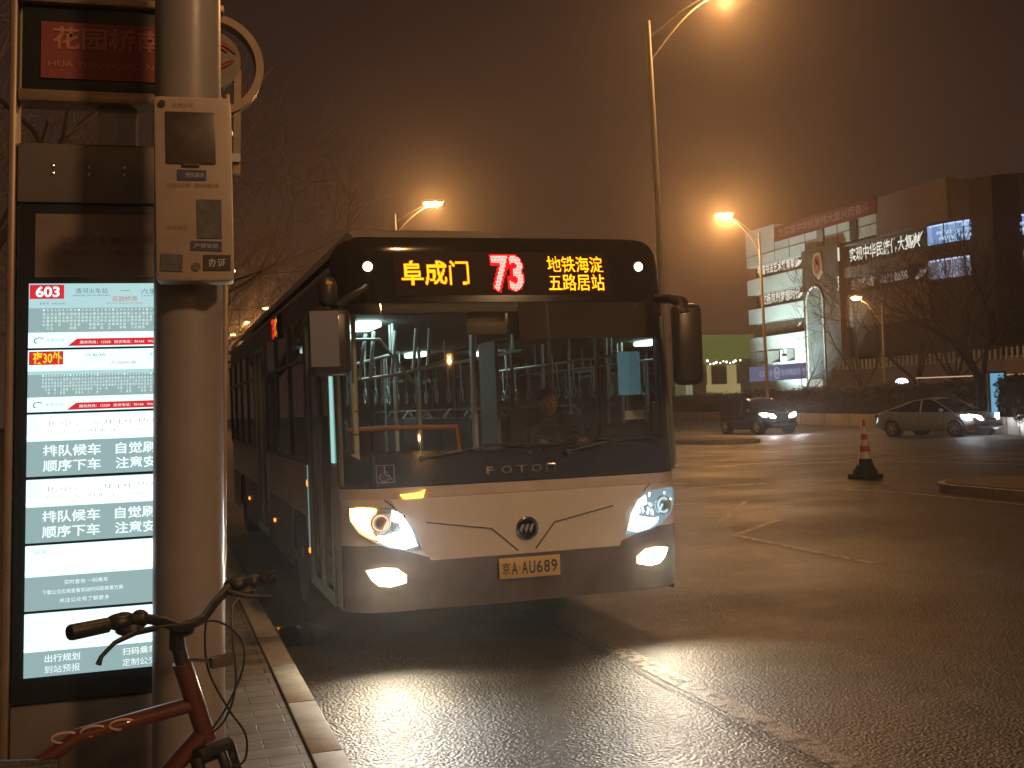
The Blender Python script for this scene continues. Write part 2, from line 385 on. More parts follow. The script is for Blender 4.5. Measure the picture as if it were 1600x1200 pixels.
# front lower
bb(patch(-1.275, 1.275, .345, lambda x: .712 if abs(x) < .7 else .712+.1*min(1, (abs(x)-.7)/.3), nz=6), 'front_bumper', LOWER, smooth=50)
bb(patch(-1.275, 1.275, lambda x: (.712 if abs(x) < .7 else .712+.1*min(1, (abs(x)-.7)/.3)), 1.205, nz=8), 'front_panel', WHITE, smooth=50)
bb(spoly([(-.965, 1.128), (.965, 1.128), (.722, .692), (-.688, .692)], .016, 4, back=.02), 'bonnet_flap', WHITE, smooth=35)
gr = MB()
for pl in ([(-.72, .955), (-.25, .885), (-.06, .715)], [(.68, .99), (.22, .90), (.07, .72)]):
    q = []
    for (a, b), (c, d) in zip(pl, pl[1:]):
        for i in range(7): q.append(fp(a+(c-a)*i/6, b+(d-b)*i/6, .0175))
    gr.tube(q, .0055, 6)
for s in (-1, 1): gr.tube([fp(s*(1.0-.02*i), 1.128-.09*i/5+.0, .003) for i in range(6)], .004, 5)
bb(gr, 'panel_groove', pbr('groove_dark', (.05, .045, .04), .6))
# rocker strip under the screen, darker than the front panel
bb(patch(-1.26, 1.26, 1.132, 1.2, off=.008, nz=3), 'upper_panel_strip', pbr('bus_strip_tone', (.48, .43, .39), .4, var=.15), smooth=50)
# windscreen
bb(patch(-1.275, 1.275, 1.205, lambda x: 1.43+.03*abs(x), off=.004, nz=5), 'windscreen_mask', BLACKG, smooth=50)
WG = glass('windscreen_glass', (.80, .84, .81), extra=.012, film=.05)
bb(patch(-1.245, 1.245, 1.43, 2.50, nz=16, off=.006), 'windscreen', WG, smooth=60)
def ztop(x): return 2.985-.14*(abs(x)/1.275)**22
bb(patch(-1.275, 1.275, 2.50, ztop, nz=10, off=.004), 'destination_header', BLACKG, smooth=50)
bb(patch(.05, 1.235, 2.225, 2.5, nz=6, off=-.02), 'sun_blind', pbr('sun_blind_fabric', (.05, .035, .028), .8, bump=.2, bscale=200))
bb(patch(-1.235, .04, 2.43, 2.5, nz=3, off=-.01), 'screen_band', pbr('band_grey', (.09, .08, .07), .5))
# pillars
for s in (-1, 1):
    p = MB(); p.tube([fp(s*1.255, 1.22+i*.13, -.02) for i in range(10)], .035, 8)
    bb(p, 'windscreen_pillar', pbr('pillar_grey', (.10, .12, .11), .5), smooth=50)
# LED route sign
fnL = lambda off0: (lambda a, b, o=0: fp(a, b, off0-o))
bb(patch(-.85, .78, 2.55, 2.868, nz=6, off=.008), 'route_sign', pbr('led_board', (.022, .012, .010), .6, var=.3, vscale=60, spec=.2), smooth=50)
rs = bpy.data.objects['route_sign']
YL = emit('led_amber', (1, .46, .008), 3.4); YH = emit('led_amber_glow', (1, .17, .004), .75)
RL = emit('led_red', (1, .60, .50), 2.2); RH = emit('led_red_glow', (1, .008, .012), 1.1)
c1, h1 = MB(), MB(); c2, h2 = MB(), MB()
led(c1, h1, '阜成门', fnL(.016), -.802, 2.626, .489, .177, 24, 72, bold=.012, dot=.44)
led(c1, h1, '地铁海淀', fnL(.016), .29, 2.716, .442, .121, 24, 96, bold=.0, dot=.5)
led(c1, h1, '五路居站', fnL(.016), .29, 2.580, .442, .121, 24, 96, bold=.0, dot=.5)
led(c2, h2, '73', fnL(.016), -.139, 2.577, .233, .264, 24, 22, bold=.03, dot=.40)
led(None, h2, '73', fnL(.015), -.145, 2.570, .245, .278, 24, 22, bold=.085, dot=.36)
bb(c1, 'sign_lettering', YL, rs); bb(h1, 'sign_glow', YH, rs); bb(c2, 'route_number', RL, rs); bb(h2, 'number_glow', RH, rs)
# clearance lamps
for s in (-1, 1):
    lm = MB().lathe([(.034, 0), (.034, .012), (.026, .02), (0, .024)], fp(s*1.035, 2.764, .004), (0, -1, 0), 16)
    o = bb(lm, 'clearance_lamp', emit('clearance_bulb', (1, .72, .42), 9), smooth=40)
    bb(MB().lathe([(.046, 0), (.046, .008), (.034, .012)], fp(s*1.035, 2.764, .002), (0, -1, 0), 20), 'lamp_bezel', DARK, o)
# lettering on the mask
mk = MB(); put_text(mk, 'F', lambda a, b: fp(a, b, .012), -.266, 1.268, .05, .052, .01)
for i, ch in enumerate('OTO'): put_text(mk, ch, lambda a, b: fp(a, b, .012), -.266+.112*(i+1), 1.268, .075, .052, -.008)
mk.tube([fp(.186, 1.268, .012), fp(.186, 1.318, .012), fp(.247, 1.318, .012), fp(.247, 1.268, .012)], .0055, 5)
bb(mk, 'maker_lettering', pbr('letter_chrome', (.45, .43, .4), .25, metal=.9))
# round emblem
em = MB().lathe([(.083, 0), (.083, .018), (.072, .026), (.066, .018)], fp(.009, .872, .014), (0, -1, 0), 40)
em = bb(em, 'emblem', CHROME, smooth=30)
bb(MB().lathe([(.067, 0), (.067, .014)], fp(.009, .872, .018), (0, -1, 0), 36), 'emblem_field', pbr('emblem_field', (.03, .035, .045), .3), em)
e2 = MB()
for x0 in (-.046, -.010, .026):
    P = [(x0-.004, -.034), (x0+.020, .028), (x0+.002, .028), (x0-.016, -.004)]
    e2.add([fp(.009+a+.004, .872+b, .036) for a, b in P]+[fp(.009+a+.004, .872+b, .03) for a, b in P], [(0, 1, 2, 3), (7, 6, 5, 4), (0, 4, 5, 1), (1, 5, 6, 2), (2, 6, 7, 3), (3, 7, 4, 0)])
bb(e2, 'emblem_stripes', STEEL, em)
# number plate
pl = MB().box((.012, -.045, .598), (.455, .012, .145), bev=.004)
plate = bb(pl, 'number_plate', pbr('plate_yellow', (.60, .44, .12), .45, var=.15, vscale=12), smooth=30)
t_ = MB(); pf = lambda a, b: Vector((a+.012, -.0535, b+.598))
put_text(t_, '京', pf, -.205, -.042, .055, .085, .01); put_text(t_, 'A', pf, -.138, -.046, .045, .09, .02)
t_.lathe([(.006, 0), (.006, .002)], (.012-.078, -.0545, .598), (0, -1, 0), 10)
for i, ch in enumerate('AU689'): put_text(t_, ch, pf, -.062+i*.055, -.046, .046, .09, .018)
bb(t_, 'plate_characters', pbr('plate_black', (.02, .02, .02), .5), plate)
bb(MB().box((.012, -.01, .598), (.3, .06, .1)), 'plate_bracket', DARK, plate)
# indicator flap lamp
bb(spoly([(-.892, 1.155), (-.865, 1.126), (-.735, 1.128), (-.715, 1.184), (-.76, 1.166)], .02, 1, back=.03), 'indicator', emit('indicator_amber', (1, .42, .05), 4.5))
# headlights
HL = [(1.235, 1.085), (1.12, 1.088), (.97, 1.072), (.895, 1.037), (.815, .93), (.757, .773), (.85, .77), (.98, .795), (1.08, .838), (1.175, .90), (1.235, .99)]
AM = [(1.228, 1.072), (1.15, 1.079), (1.06, 1.066), (1.11, 1.02), (1.12, .95), (1.08, .88), (1.04, .845), (1.10, .868), (1.17, .915), (1.225, .99)]
WH = [(.95, 1.052), (.89, 1.018), (.825, .915), (.79, .80), (.87, .783), (.97, .803), (1.04, .84), (1.06, .88), (1.0, .875), (.87, .878), (.865, .92), (.90, .965), (.96, .985)]
LENS = glass('lamp_lens', (.92, .94, .95), extra=.02)
HREF = pbr('reflector', (.55, .58, .6), .25, metal=.8, bump=.6, bscale=60)
HW = emit('headlight_white', (.80, .95, 1.0), 16); HA = emit('headlight_amber', (1, .50, .14), 11)
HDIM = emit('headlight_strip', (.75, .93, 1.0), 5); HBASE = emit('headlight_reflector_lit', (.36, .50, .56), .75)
for s, lab in ((-1, 'headlight with its amber indicator lit'), (1, 'headlight shining white')):
    sc = lambda P: [(s*a, b) for a, b in (P if s < 0 else P[::-1])]
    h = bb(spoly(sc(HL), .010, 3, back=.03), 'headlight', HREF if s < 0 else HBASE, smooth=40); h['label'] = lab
    # textured inner strips: broken into many small facets like the photographed lens
    bb(spoly(sc(WH), .020, 2), 'lamp_bulb_strip', HW if s < 0 else HDIM, h)
    if s < 0: bb(spoly(sc(AM), .022, 2), 'amber_lamp', HA, h)
    pj = MB()
    cx, cz = (s*1.035, .97) if s < 0 else (s*1.10, .965)
    pj.lathe([(.072, -.01), (.072, .006), (.066, .010), (.06, .002), (.045, .0), (.035, .010), (0, .014)], fp(cx, cz, .022), (0, -1, 0), 28)
    bb(pj, 'projector', pbr('projector_glass' if s < 0 else 'projector_glass_cool', (.62, .46, .36) if s < 0 else (.5, .6, .66), .25, metal=.5), h, smooth=30)
    pg = MB(); pg.tube([fp(cx+.052*cos(q), cz+.052*sin(q), .036) for q in [2*pi*i/24 for i in range(24)]], .006, 5, closed=True); pg.box(fp(cx-s*.03, cz-.02, .038), (.012, .006, .07), rot=Matrix.Rotation(.5, 3, 'Y'))
    bb(pg, 'projector_ring', emit('ring_warm' if s < 0 else 'ring_cool', (1, .66, .42) if s < 0 else (.6, .85, .95), 1.1), h)
    fac = MB()
    for i in range(60):
        a = random.uniform(.78, 1.19); b = random.uniform(.78, 1.06)
        if (a-abs(cx))**2+(b-cz)**2 < .09**2: continue
        lo = .765 if a < .85 else .765+(a-.85)*.42
        hi = 1.07 if a > .9 else .80+(a-.68)*1.2
        if not lo+.02 < b < hi-.01: continue
        w_ = random.uniform(.004, .010); fac.box(fp(s*a, b, .028), (w_, .004, w_*random.uniform(1, 2.5)))
    bb(fac, 'lens_facets', HW if s > 0 else pbr('facet_silver', (.7, .75, .8), .15, metal=.9), h)
    bb(spoly(sc(HL), .040, 4, back=.03), 'lens', LENS, h, smooth=40)
    lamp('headlight_beam', 'SPOT', fp(s*.85, .93, .12)+OX, 85, (.86, .94, 1), h, (s*.04, -1, -.13), radians(85), 1.0, .07)
FG = [(1.15, .648), (1.03, .665), (.93, .655), (.86, .60), (.86, .545), (.97, .518), (1.06, .53), (1.11, .575)]
for s in (-1, 1):
    P = [(s*a, b) for a, b in (FG if s < 0 else FG[::-1])]
    f_ = bb(spoly(P, .006, 2, back=.03), 'fog_light', pbr('fog_housing', (.3, .26, .2), .3, metal=.5), smooth=40)
    Q = [(s*1.0+(a-s*1.0)*.92, .592+(b-.592)*.9) for a, b in P]
    bb(spoly(Q, .018, 2), 'fog_lens', emit('fog_warm', (1, .83, .52), 16), f_)
    lamp('fog_beam', 'SPOT', fp(s*1.0, .6, .08)+OX, 130, (1, .84, .60), f_, (s*.05, -1, -.30), radians(130), 1.0, .06)
# accessibility mark
ac = MB(); af = lambda a, b, o=0: fp(-1.045+a*.12, 1.245+b*.12, .011)
for (a0_, b0_), (a1_, b1_) in (((0, 0), (1, 0)), ((1, 0), (1, 1)), ((1, 1), (0, 1)), ((0, 1), (0, 0))):
    ac.tube([af(a0_, b0_), af(a1_, b1_)], .0022, 4)
ac.tube([af(.46, .74), af(.46, .45), af(.70, .42), af(.80, .2), af(.88, .2)], .0035, 5); ac.tube([af(.46, .60), af(.66, .60)], .003, 4)
ac.lathe([(.007, 0), (.007, .002)], af(.46, .86), (0, -1, 0), 12)
ac.tube([af(.42+.25*cos(q), .32+.25*sin(q)) for q in [radians(100+i*26) for i in range(10)]], .003, 4)
bb(ac, 'wheelchair_mark', pbr('decal_grey', (.42, .40, .40), .5))
bb(spoly([(-1.205, 1.44), (-1.15, 1.41), (-1.15, 1.48)], .012, 0), 'sticker', pbr('sticker_white', (.5, .48, .45), .5))
# wipers
for x0, x1 in ((-.72, .28), (.35, 1.12)):
    w_ = MB(); w_.tube([fp(x0, 1.40, .045), fp((x0+x1)/2, 1.47, .05), fp(x1, 1.46, .04)], .008, 6)
    w_.tube([fp(x1-.55, 1.475, .03), fp(x1+.1, 1.455, .025)], .010, 6); w_.lathe([(.02, 0), (.02, .04)], fp(x0, 1.40, .05), (0, 1, 0), 12)
    bb(w_, 'wiper', DARK)
# sides with openings
def sy0(z): return yf(1.275, z)
LEN = 12.0
def sx_(z, s): 
    return s*(1.275 if z < 2.65 else 1.275-.12*((z-2.65)/.3)**2)
def side(s, y0, y1, z0, z1, mat, name, off=0, parent=bus, front=False, ny=6, nz=4):
    mb = MB()
    def fn(u, v):
        z = z0+(z1-z0)*v; a = sy0(z) if front else y0; return Vector((sx_(z, s)+s*off, a+(y1-a)*u, z))
    mb.grid(fn, ny, nz); return bb(mb, name, mat, parent, smooth=40)
SG = glass('side_glass', (.16, .18, .18), extra=.03)
SIDEB = pbr('side_black', (.030, .030, .029), .3, var=.3, vscale=6)
# -- kerb side (s=-1): door 0.42-1.75, window + panel, middle door 5.7-7.1
side(-1, 0, .52, .345, 2.55, LOWER if False else WHITE, 'corner_panel', front=True)
side(-1, .52, 12, 2.55, 2.80, SIDEB, 'cant_rail', ny=20)
side(-1, 0, .52, 2.55, 2.80, SIDEB, 'cant_rail', front=True)
for (a, b) in ((1.92, 5.6), (7.15, 12)):
    side(-1, a, b, .86, 1.32, WHITE, 'side_panel')
    side(-1, a, b, 1.32, 2.55, SG, 'side_window', ny=8)
    mb = MB()
    yy = a
    while yy <= b+.01:
        mb.box((-1.28, yy, 1.93), (.03, .07, 1.24)); yy += (b-a)/max(1, round((b-a)/1.3))
    mb.box((-1.28, (a+b)/2, 1.335), (.03, b-a, .04)); mb.box((-1.28, (a+b)/2, 2.2), (.02, b-a, .03))
    bb(mb, 'window_frame', SIDEB)
for (a, b) in ((1.92, 2.08), (3.28, 5.6), (7.15, 9.2), (10.4, 12)): side(-1, a, b, .30, .86, LOWER, 'side_skirt')
def arch(s, yw, name='wheel_arch'):
    mb = MB(); mb.grid(lambda u, v: Vector((s*(1.275-.35*v), yw-.60*cos(pi*u), .45+.62*sin(pi*u))), 18, 2)
    bb(mb, name, SIDEB)
    # spandrel between arch and panels
    q = MB()
    for i in range(16):
        a0_, a1_ = pi*i/16, pi*(i+1)/16
        q.quad((s*1.277, yw-.60*cos(a0_), .45+.62*sin(a0_)), (s*1.277, yw-.60*cos(a1_), .45+.62*sin(a1_)), (s*1.277, yw-.60*cos(a1_), 1.09), (s*1.277, yw-.60*cos(a0_), 1.09))
    bb(q, 'arch_panel', WHITE)
def wheel(s, yw, parent=bus):
    x = s*1.12
    w_ = bb(MB().lathe([(.30, -.14), (.47, -.14), (.495, -.11), (.50, 0), (.495, .11), (.47, .14), (.30, .14)], (x, yw, .5), (s, 0, 0), 40), 'wheel', RUBBER, smooth=40)
    r_ = MB().lathe([(.305, .10), (.29, .13), (.25, .06), (.16, .05), (.14, .12), (.06, .14), (0, .14)], (x, yw, .5), (s, 0, 0), 32)
    for i in range(10): r_.lathe([(.016, 0), (.016, .03)], (x+s*.06, yw+.21*cos(i*pi/5), .5+.21*sin(i*pi/5)), (s, 0, 0), 6)
    bb(r_, 'rim', pbr('wheel_rim', (.3, .3, .3), .4, metal=.7), w_, smooth=40)
for s in (-1, 1):
    for yw in (2.68, 9.8): arch(s, yw); wheel(s, yw)
def door(s, y0, y1):
    d = MB(); ym = (y0+y1)/2
    for yy in (y0+.03, ym-.025, ym+.025, y1-.03): d.box((s*1.268, yy, 1.43), (.045, .045, 2.2), bev=.008)
    for zz in (.36, 2.52): d.box((s*1.268, ym, zz), (.045, y1-y0, .06))
    dd = bb(d, 'passenger_door', pbr('door_alu', (.30, .38, .35), .35, metal=.5), smooth=30)
    for (a, b) in ((y0+.05, ym-.05), (ym+.05, y1-.05)):
        bb(MB().box((s*1.265, (a+b)/2, 1.45), (.008, b-a, 2.08)), 'door_glass', glass('door_glass_pane', (.42, .5, .48), extra=.03), dd)
    h_ = MB()
    for yy in (ym-.10, ym+.10): h_.tube([(s*1.22, yy, 1.0), (s*1.17, yy, 1.02), (s*1.17, yy, 1.68), (s*1.22, yy, 1.7)], .014, 8)
    bb(h_, 'handrail', STEEL, dd)
    return dd
door(-1, .55, 1.88); door(-1, 5.65, 7.1)
for yy, z0, z1, m_ in ((.47, 1.38, 2.4, emit('door_edge_glow', (.42, .80, .74), .85)), (1.93, .62, 2.3, emit('door_edge_glow_dim', (.22, .33, .30), .65))):
    bb(MB().box((-1.283, yy, (z0+z1)/2), (.012, .085, z1-z0)), 'lit_door_edge', m_)  # interior light on the door edges, put in as glowing strips
# amber side markers
for yy, zz in ((1.97, .588), (5.0, .588), (8.6, .588), (1.99, 1.153)):
    bb(MB().ball((-1.285, yy, zz), (.012, .032 if zz < 1 else .035, .025 if zz < 1 else .035), 12, 7), 'side_marker', emit('marker_amber', (1, .30, .02), 2.2), smooth=80)
# -- street side
side(1, 0, 12, .30, .86, LOWER, 'side_skirt', front=True, ny=14); 
side(1, 0, 12, .86, 1.32, WHITE, 'side_panel', front=True, ny=14)
side(1, 0, 12, 1.32, 2.55, SG, 'side_window', front=True, ny=14); side(1, 0, 12, 2.55, 2.80, SIDEB, 'cant_rail', front=True, ny=14)
for i in range(10): bb(MB().box((1.28, .45+i*1.28, 1.93), (.03, .07, 1.24)), 'window_frame', SIDEB)
# roof, rear, pod
mb = MB()
def rf(u, v):
    x = 1.275*sin(-pi/2+pi*u); z0_ = ztop(x)-.0
    yy = yf(x, z0_) + (12-yf(x, z0_))*v
    return Vector((x, yy, z0_+.03*min(1, v*12)*(1-(abs(x)/1.275)**6)))
mb.grid(rf, 40, 24); bb(mb, 'roof', pbr('roof_paint', (.30, .29, .27), .4, coat=.2, var=.3, vscale=4), smooth=60)
mb = MB()
for s in (-1, 1): mb.tube([(s*1.262, .5, 2.775), (s*1.262, 12, 2.775)], .022, 8)
bb(mb, 'rain_gutter', pbr('gutter_alu', (.62, .68, .64), .35, metal=.4), smooth=50)
mb = MB().box((0, 12, 1.6), (2.5, .05, 2.6)); bb(mb, 'rear_wall', WHITE)
# roof pod with sloping nose
pod = [(-1.10, .62), (-1.16, .9), (.14, .62)]
mb = MB(); 
def pd(u, v): 
    x = -1.10+1.27*u; rr = min(1, min(u, 1-u)*14)
    return Vector((x, .62+11*v, 3.00+(.135*sqrt(1-(1-rr)**2))*min(1, .3+v*30)))
mb.grid(pd, 26, 40); mb.quad(pd(0, 0), pd(1, 0), (.17, .60, 2.95), (-1.10, .60, 2.95))
bb(mb, 'roof_pod', pbr('pod_paint', (.40, .37, .33), .35, coat=.2, var=.3), smooth=45)
mb = MB().box((.5, 7, 3.06), (.9, 2.6, .14), bev=.04); bb(mb, 'air_conditioner', MATS['pod_paint'], smooth=35)
# underbody
bb(MB().box((0, 6.2, .33), (2.4, 11.5, .06)), 'floor', pbr('bus_floor', (.10, .10, .10), .6, var=.3))
bb(MB().box((0, .36, .62), (2.35, .1, .6)), 'bulkhead', DARK)
# side route display
sd = bb(MB().box((-1.285, 4.15, 2.63), (.03, .72, .24), bev=.008), 'side_route_sign', pbr('led_board', (.05, .03, .025), .5))
c1, h1, c2 = MB(), MB(), MB(); sf = lambda a, b, o=0: Vector((-1.303+o*.5, 4.15-a, 2.63+b))
led(c1, h1, '73', sf, -.32, -.1, .26, .2, 16, 14, bold=.03, dot=.46); led(c2, None, '路', sf, -.02, -.1, .3, .2, 16, 20, bold=.02, dot=.46)
bb(c1, 'side_number', emit('led_red_side', (1, .03, .02), 1.6), sd); bb(h1, 'side_number_glow', emit('led_red_side2', (1, .02, .01), .6), sd); bb(c2, 'side_lettering', emit('led_amber_side', (1, .35, .02), 1.6), sd)
# mirrors
mr_ = MB()
mr_.box((-1.40, -.37, 2.20), (.27, .10, .44), bev=.045); mr_.box((-1.405, -.36, 2.53), (.125, .13, .20), bev=.05)
mo = bb(mr_, 'kerb_mirror', pbr('mirror_shell', (.045, .040, .036), .35, coat=.3, var=.2), smooth=50)
bb(MB().box((-1.44, -.424, 2.22), (.185, .006, .36), bev=.002), 'mirror_glass', pbr('mirror_face', (.14, .165, .25), .3, spec=.6), mo)  # reflection painted as a blue-grey base colour of the face
bb(MB().box((-1.40, -.43, 2.58), (.045, .008, .022), bev=.003), 'mirror_lamp', pbr('mirror_amber', (.55, .3, .03), .4), mo)
bb(MB().tube([(-1.36, -.33, 2.42), (-1.25, -.2, 2.50), (-1.13, -.02, 2.56), (-1.08, .12, 2.60)], [.045, .05, .05, .045], 10, flat=.6), 'mirror_arm', DARK, mo, smooth=60)
mr_ = MB(); mr_.box((1.25, -.16, 2.15), (.235, .11, .60), bev=.05)
mo = bb(mr_, 'street_mirror', MATS['mirror_shell'], smooth=50)
bb(MB().box((1.26, -.102, 2.14), (.18, .006, .46), bev=.002), 'mirror_glass', MATS['mirror_face'], mo)
bb(MB().tube([(1.25, -.16, 2.36), (1.235, -.12, 2.46), (1.20, -.03, 2.50), (1.14, .10, 2.51)], [.095, .085, .06, .05], 10, flat=.6), 'mirror_arm', DARK, mo, smooth=60)
# interior
INW = pbr('interior_wall', (.30, .32, .31), .6, var=.2)
mb = MB().box((0, 6.4, 2.50), (2.3, 11, .03)); bb(mb, 'ceiling', INW)
TEAL = emit('ceiling_tube', (.66, .95, .90), 8)
for x, ys in ((-.80, (1.75, 3.2, 5.2)), (.80, (7.0,))):
    for yy in ys: bb(MB().box((x, yy, 2.455), (.20, .55, .05), bev=.015), 'ceiling_light', TEAL)
RAIL = pbr('grab_rail', (.80, .86, .84), .3, metal=.3)
mb = MB()
for s in (-1, 1):
    mb.tube([(s*.55, 1.6, 2.22), (s*.55, 11, 2.22)], .017, 8)
    for i in range(8): mb.tube([(s*.55, 1.9+i*1.25, 2.22), (s*.55, 1.9+i*1.25, 2.48)], .012, 6)
for i in range(14):      # hanging straps
    for s in (-1, 1):
        yy = 2.1+i*.55; mb.box((s*.55, yy, 2.08), (.006, .03, .26)); mb.tube([(s*.55, yy+.06*cos(q), 1.88+.07*sin(q)) for q in [2*pi*j/8 for j in range(8)]], .009, 5, closed=True)
bb(mb, 'ceiling_rail', RAIL, smooth=60)
for x, yy in ((-1.08, .62), (-.55, 1.75), (.02, 1.3), (-.72, 3.0), (.55, 3.3), (-.5, 5.4), (.5, 5.5), (-.5, 7.3), (.5, 7.7)):
    bb(MB().tube([(x, yy, .5), (x, yy, 2.48)], .019, 10), 'grab_pole', RAIL, smooth=60)
mb = MB(); mb.tube([(-1.1, .9, 1.60), (-.8, .85, 1.61), (-.25, .9, 1.60), (-.2, .95, 1.2)], .02, 8)
bb(mb, 'barrier_rail', pbr('rail_orange', (.6, .22, .05), .4), smooth=60)
hp = bb(MB().tube([(-1.085, .62, 1.25), (-1.095, .62, 1.95)], .026, 10), 'height_gauge', pbr('gauge_white', (.85, .88, .85), .5), smooth=60)
for z in (1.4, 1.57, 1.74): bb(MB().tube([(-1.088, .62, z), (-1.088, .62, z+.008)], .0275, 10), 'gauge_mark', DARK, hp)
for x, z0, z1, l_ in ((-.86, 2.02, 2.38, .07), (-.78, 2.02, 2.4, .05), (-.60, 2.0, 2.4, .06), (-.42, 2.06, 2.42, .05), (-.30, 2.1, 2.42, .04)):
    bb(MB().tube([(x-l_/2, 1.5, z0), (x+l_/2, 1.55, z1)], .016, 8), 'strap_hanger', pbr('hanger_white', (.85, .88, .86), .4), smooth=60)
bb(MB().tube([(-.88, 1.5, 2.0), (-.5, 1.5, 2.05), (-.1, 1.5, 2.16)], .014, 8).tube([(-.95, 1.5, 2.33), (-.72, 1.5, 2.33), (-.52, 1.5, 2.06), (-.42, 1.5, 1.95), (-.40, 1.5, 1.5)], .014, 8), 'curved_rail', RAIL, smooth=60)
for i in range(6):
    for x in (-.85, .85):
        yy = 3.6+i*1.15
        if x < 0 and 5.3 < yy < 7.4: continue
        st = MB(); st.box((x, yy, .95), (.44, .42, .07), bev=.03); st.box((x, yy+.2, 1.3), (.44, .06, .66), bev=.03); st.tube([(x, yy, .4), (x, yy, .93)], .03, 8)
        sobj = bb(st, 'seat', pbr('seat_plastic', (.10, .13, .16), .5), smooth=40)
        bb(MB().tube([(x-.2, yy+.22, 1.62), (x-.12, yy+.24, 1.72), (x+.12, yy+.24, 1.72), (x+.2, yy+.22, 1.62)], .013, 6), 'seat_handle', RAIL, sobj)
db = MB(); db.grid(lambda u, v: Vector((-1.15+2.3*u, .28+.55*v, 1.42-.03*v+.10*exp_(u, v))), 30, 8) if False else None
db.box((0, .42, 1.34), (2.3, .34, .16), bev=.05); db.box((.62, .72, 1.28), (.75, .34, .30), bev=.06)
bb(db, 'dashboard', pbr('dash_plastic', (.05, .045, .04), .6, bump=.1), smooth=40)
sw = MB(); c0 = Vector((.62, .93, 1.44)); ax = Vector((0, -.55, .83)).normalized(); A_ = Vector((1, 0, 0)); B_ = ax.cross(A_)
sw.tube([c0+(A_*cos(q)+B_*sin(q))*.23 for q in [2*pi*i/28 for i in range(28)]], .014, 8, closed=True)
for q in (0.5, 2.6, 4.7): sw.tube([c0, c0+(A_*cos(q)+B_*sin(q))*.22], .012, 6)
sw.tube([c0, c0-ax*.25], .03, 8); bb(sw, 'steering_wheel', DARK, smooth=60)
bb(MB().box((.62, 1.52, 1.35), (.5, .1, .75), bev=.04).box((.62, 1.28, .98), (.5, .46, .12), bev=.04).box((.62, 1.30, .65), (.4, .4, .6), bev=.02), 'driver_seat', pbr('driver_seat_cloth', (.04, .04, .045), .8), smooth=40)
bb(MB().box((1.02, .33, 1.64), (.16, .02, .07), bev=.005), 'ticket_sticker', pbr('sticker_pale', (.6, .62, .6), .5))
# cab partition; added glowing pane imitates the blue seen through the driver's window
bb(MB().box((.28, 1.75, 1.5), (.03, .5, 1.6)).box((.75, 2.0, 1.0), (.95, .03, 1.1)), 'cab_partition', INW)
bb(MB().box((1.225, 1.0, 1.98), (.10, .02, .36), bev=.02), 'window_glow_pane', emit('window_glow_blue', (.10, .25, .30), .5))
im = bb(MB().box((.0-.06, .28, 2.36), (.48, .03, .17), bev=.03), 'interior_mirror', pbr('inner_mirror', (.30, .26, .21), .3, metal=.4), smooth=40)
bb(MB().tube([(-.06, .3, 2.42), (-.06, .32, 2.5)], .012, 6).tube([(-.2, .3, 2.44), (-.2, .3, 2.5)], .006, 5).tube([(.08, .3, 2.44), (.08, .3, 2.5)], .006, 5), 'mirror_stem', STEEL, im)

# driver
drv = thing('person', 'bus driver in a dark jacket behind the windscreen, both hands on the steering wheel', 'person', (XC+.62, YF+1.25, 1.0))
def skin(name, joints, edges, root, mat, parent, sub=2, mods=True):
    me = bpy.data.meshes.new(name); me.from_pydata([j[:3] for j in joints], edges, []); o = bpy.data.objects.new(name, me); COL.objects.link(o); o.parent = parent
    m_ = o.modifiers.new('s', 'SKIN'); m_.use_smooth_shade = True
    for i, j in enumerate(joints): me.skin_vertices[0].data[i].radius = (j[3], j[4] if len(j) > 4 else j[3])
    me.skin_vertices[0].data[root].use_root = True
    s_ = o.modifiers.new('d', 'SUBSURF'); s_.levels = sub; s_.render_levels = sub
    me.materials.append(mat); return o
J = [(0, 0, .08, .15, .12), (0, .02, .28, .15, .11), (0, .0, .46, .17, .11), (0, -.02, .58, .06), (0, -.03, .64, .055),
     (.17, -.02, .50, .065), (.25, -.16, .30, .05), (.17, -.36, .42, .035), (-.17, -.02, .50, .065), (-.25, -.16, .30, .05), (-.17, -.36, .42, .035),
     (.10, -.1, .05, .085), (.13, -.44, .06, .07), (.13, -.50, -.36, .05), (-.10, -.1, .05, .085), (-.13, -.44, .06, .07), (-.13, -.50, -.36, .05)]
E_ = [(0, 1), (1, 2), (2, 3), (3, 4), (2, 5), (5, 6), (6, 7), (2, 8), (8, 9), (9, 10), (0, 11), (11, 12), (12, 13), (0, 14), (14, 15), (15, 16)]
skin('body', J, E_, 0, pbr('jacket_cloth', (.035, .035, .045), .85, bump=.3, bscale=60), drv)
SK = pbr('skin', (.36, .22, .15), .6)
hd = MB().ball((0, -.05, .76), (.075, .095, .115), 20, 14); hd.ball((0, -.145, .745), (.012, .018, .018), 8, 6)
for s in (-1, 1): hd.ball((s*.077, -.04, .755), (.012, .02, .03), 8, 6)
hd = hd.build('head', SK, drv, smooth=80)
MB().ball((0, -.03, .795), (.082, .098, .09), 20, 12).build('hair', pbr('hair_black', (.012, .01, .01), .6), hd, smooth=80)
fc = MB()
for s in (-1, 1): fc.ball((s*.03, -.138, .775), (.010, .006, .006), 8, 6)
fc.box((0, -.14, .705), (.04, .006, .006)); fc.build('eyes_and_mouth', MATS['hair_black'], hd)
for s in (-1, 1):
    hnd = MB(); hnd.ball((s*.17, -.38, .44), (.03, .045, .035), 12, 8)
    for q in range(4): hnd.tube([(s*(.15+q*.017), -.41, .455), (s*(.15+q*.017), -.435, .44), (s*(.15+q*.017), -.43, .415)], .008, 6)
    hnd.tube([(s*.14, -.38, .45), (s*.125, -.40, .43)], .009, 6); hnd.build('hand', SK, drv, smooth=80)

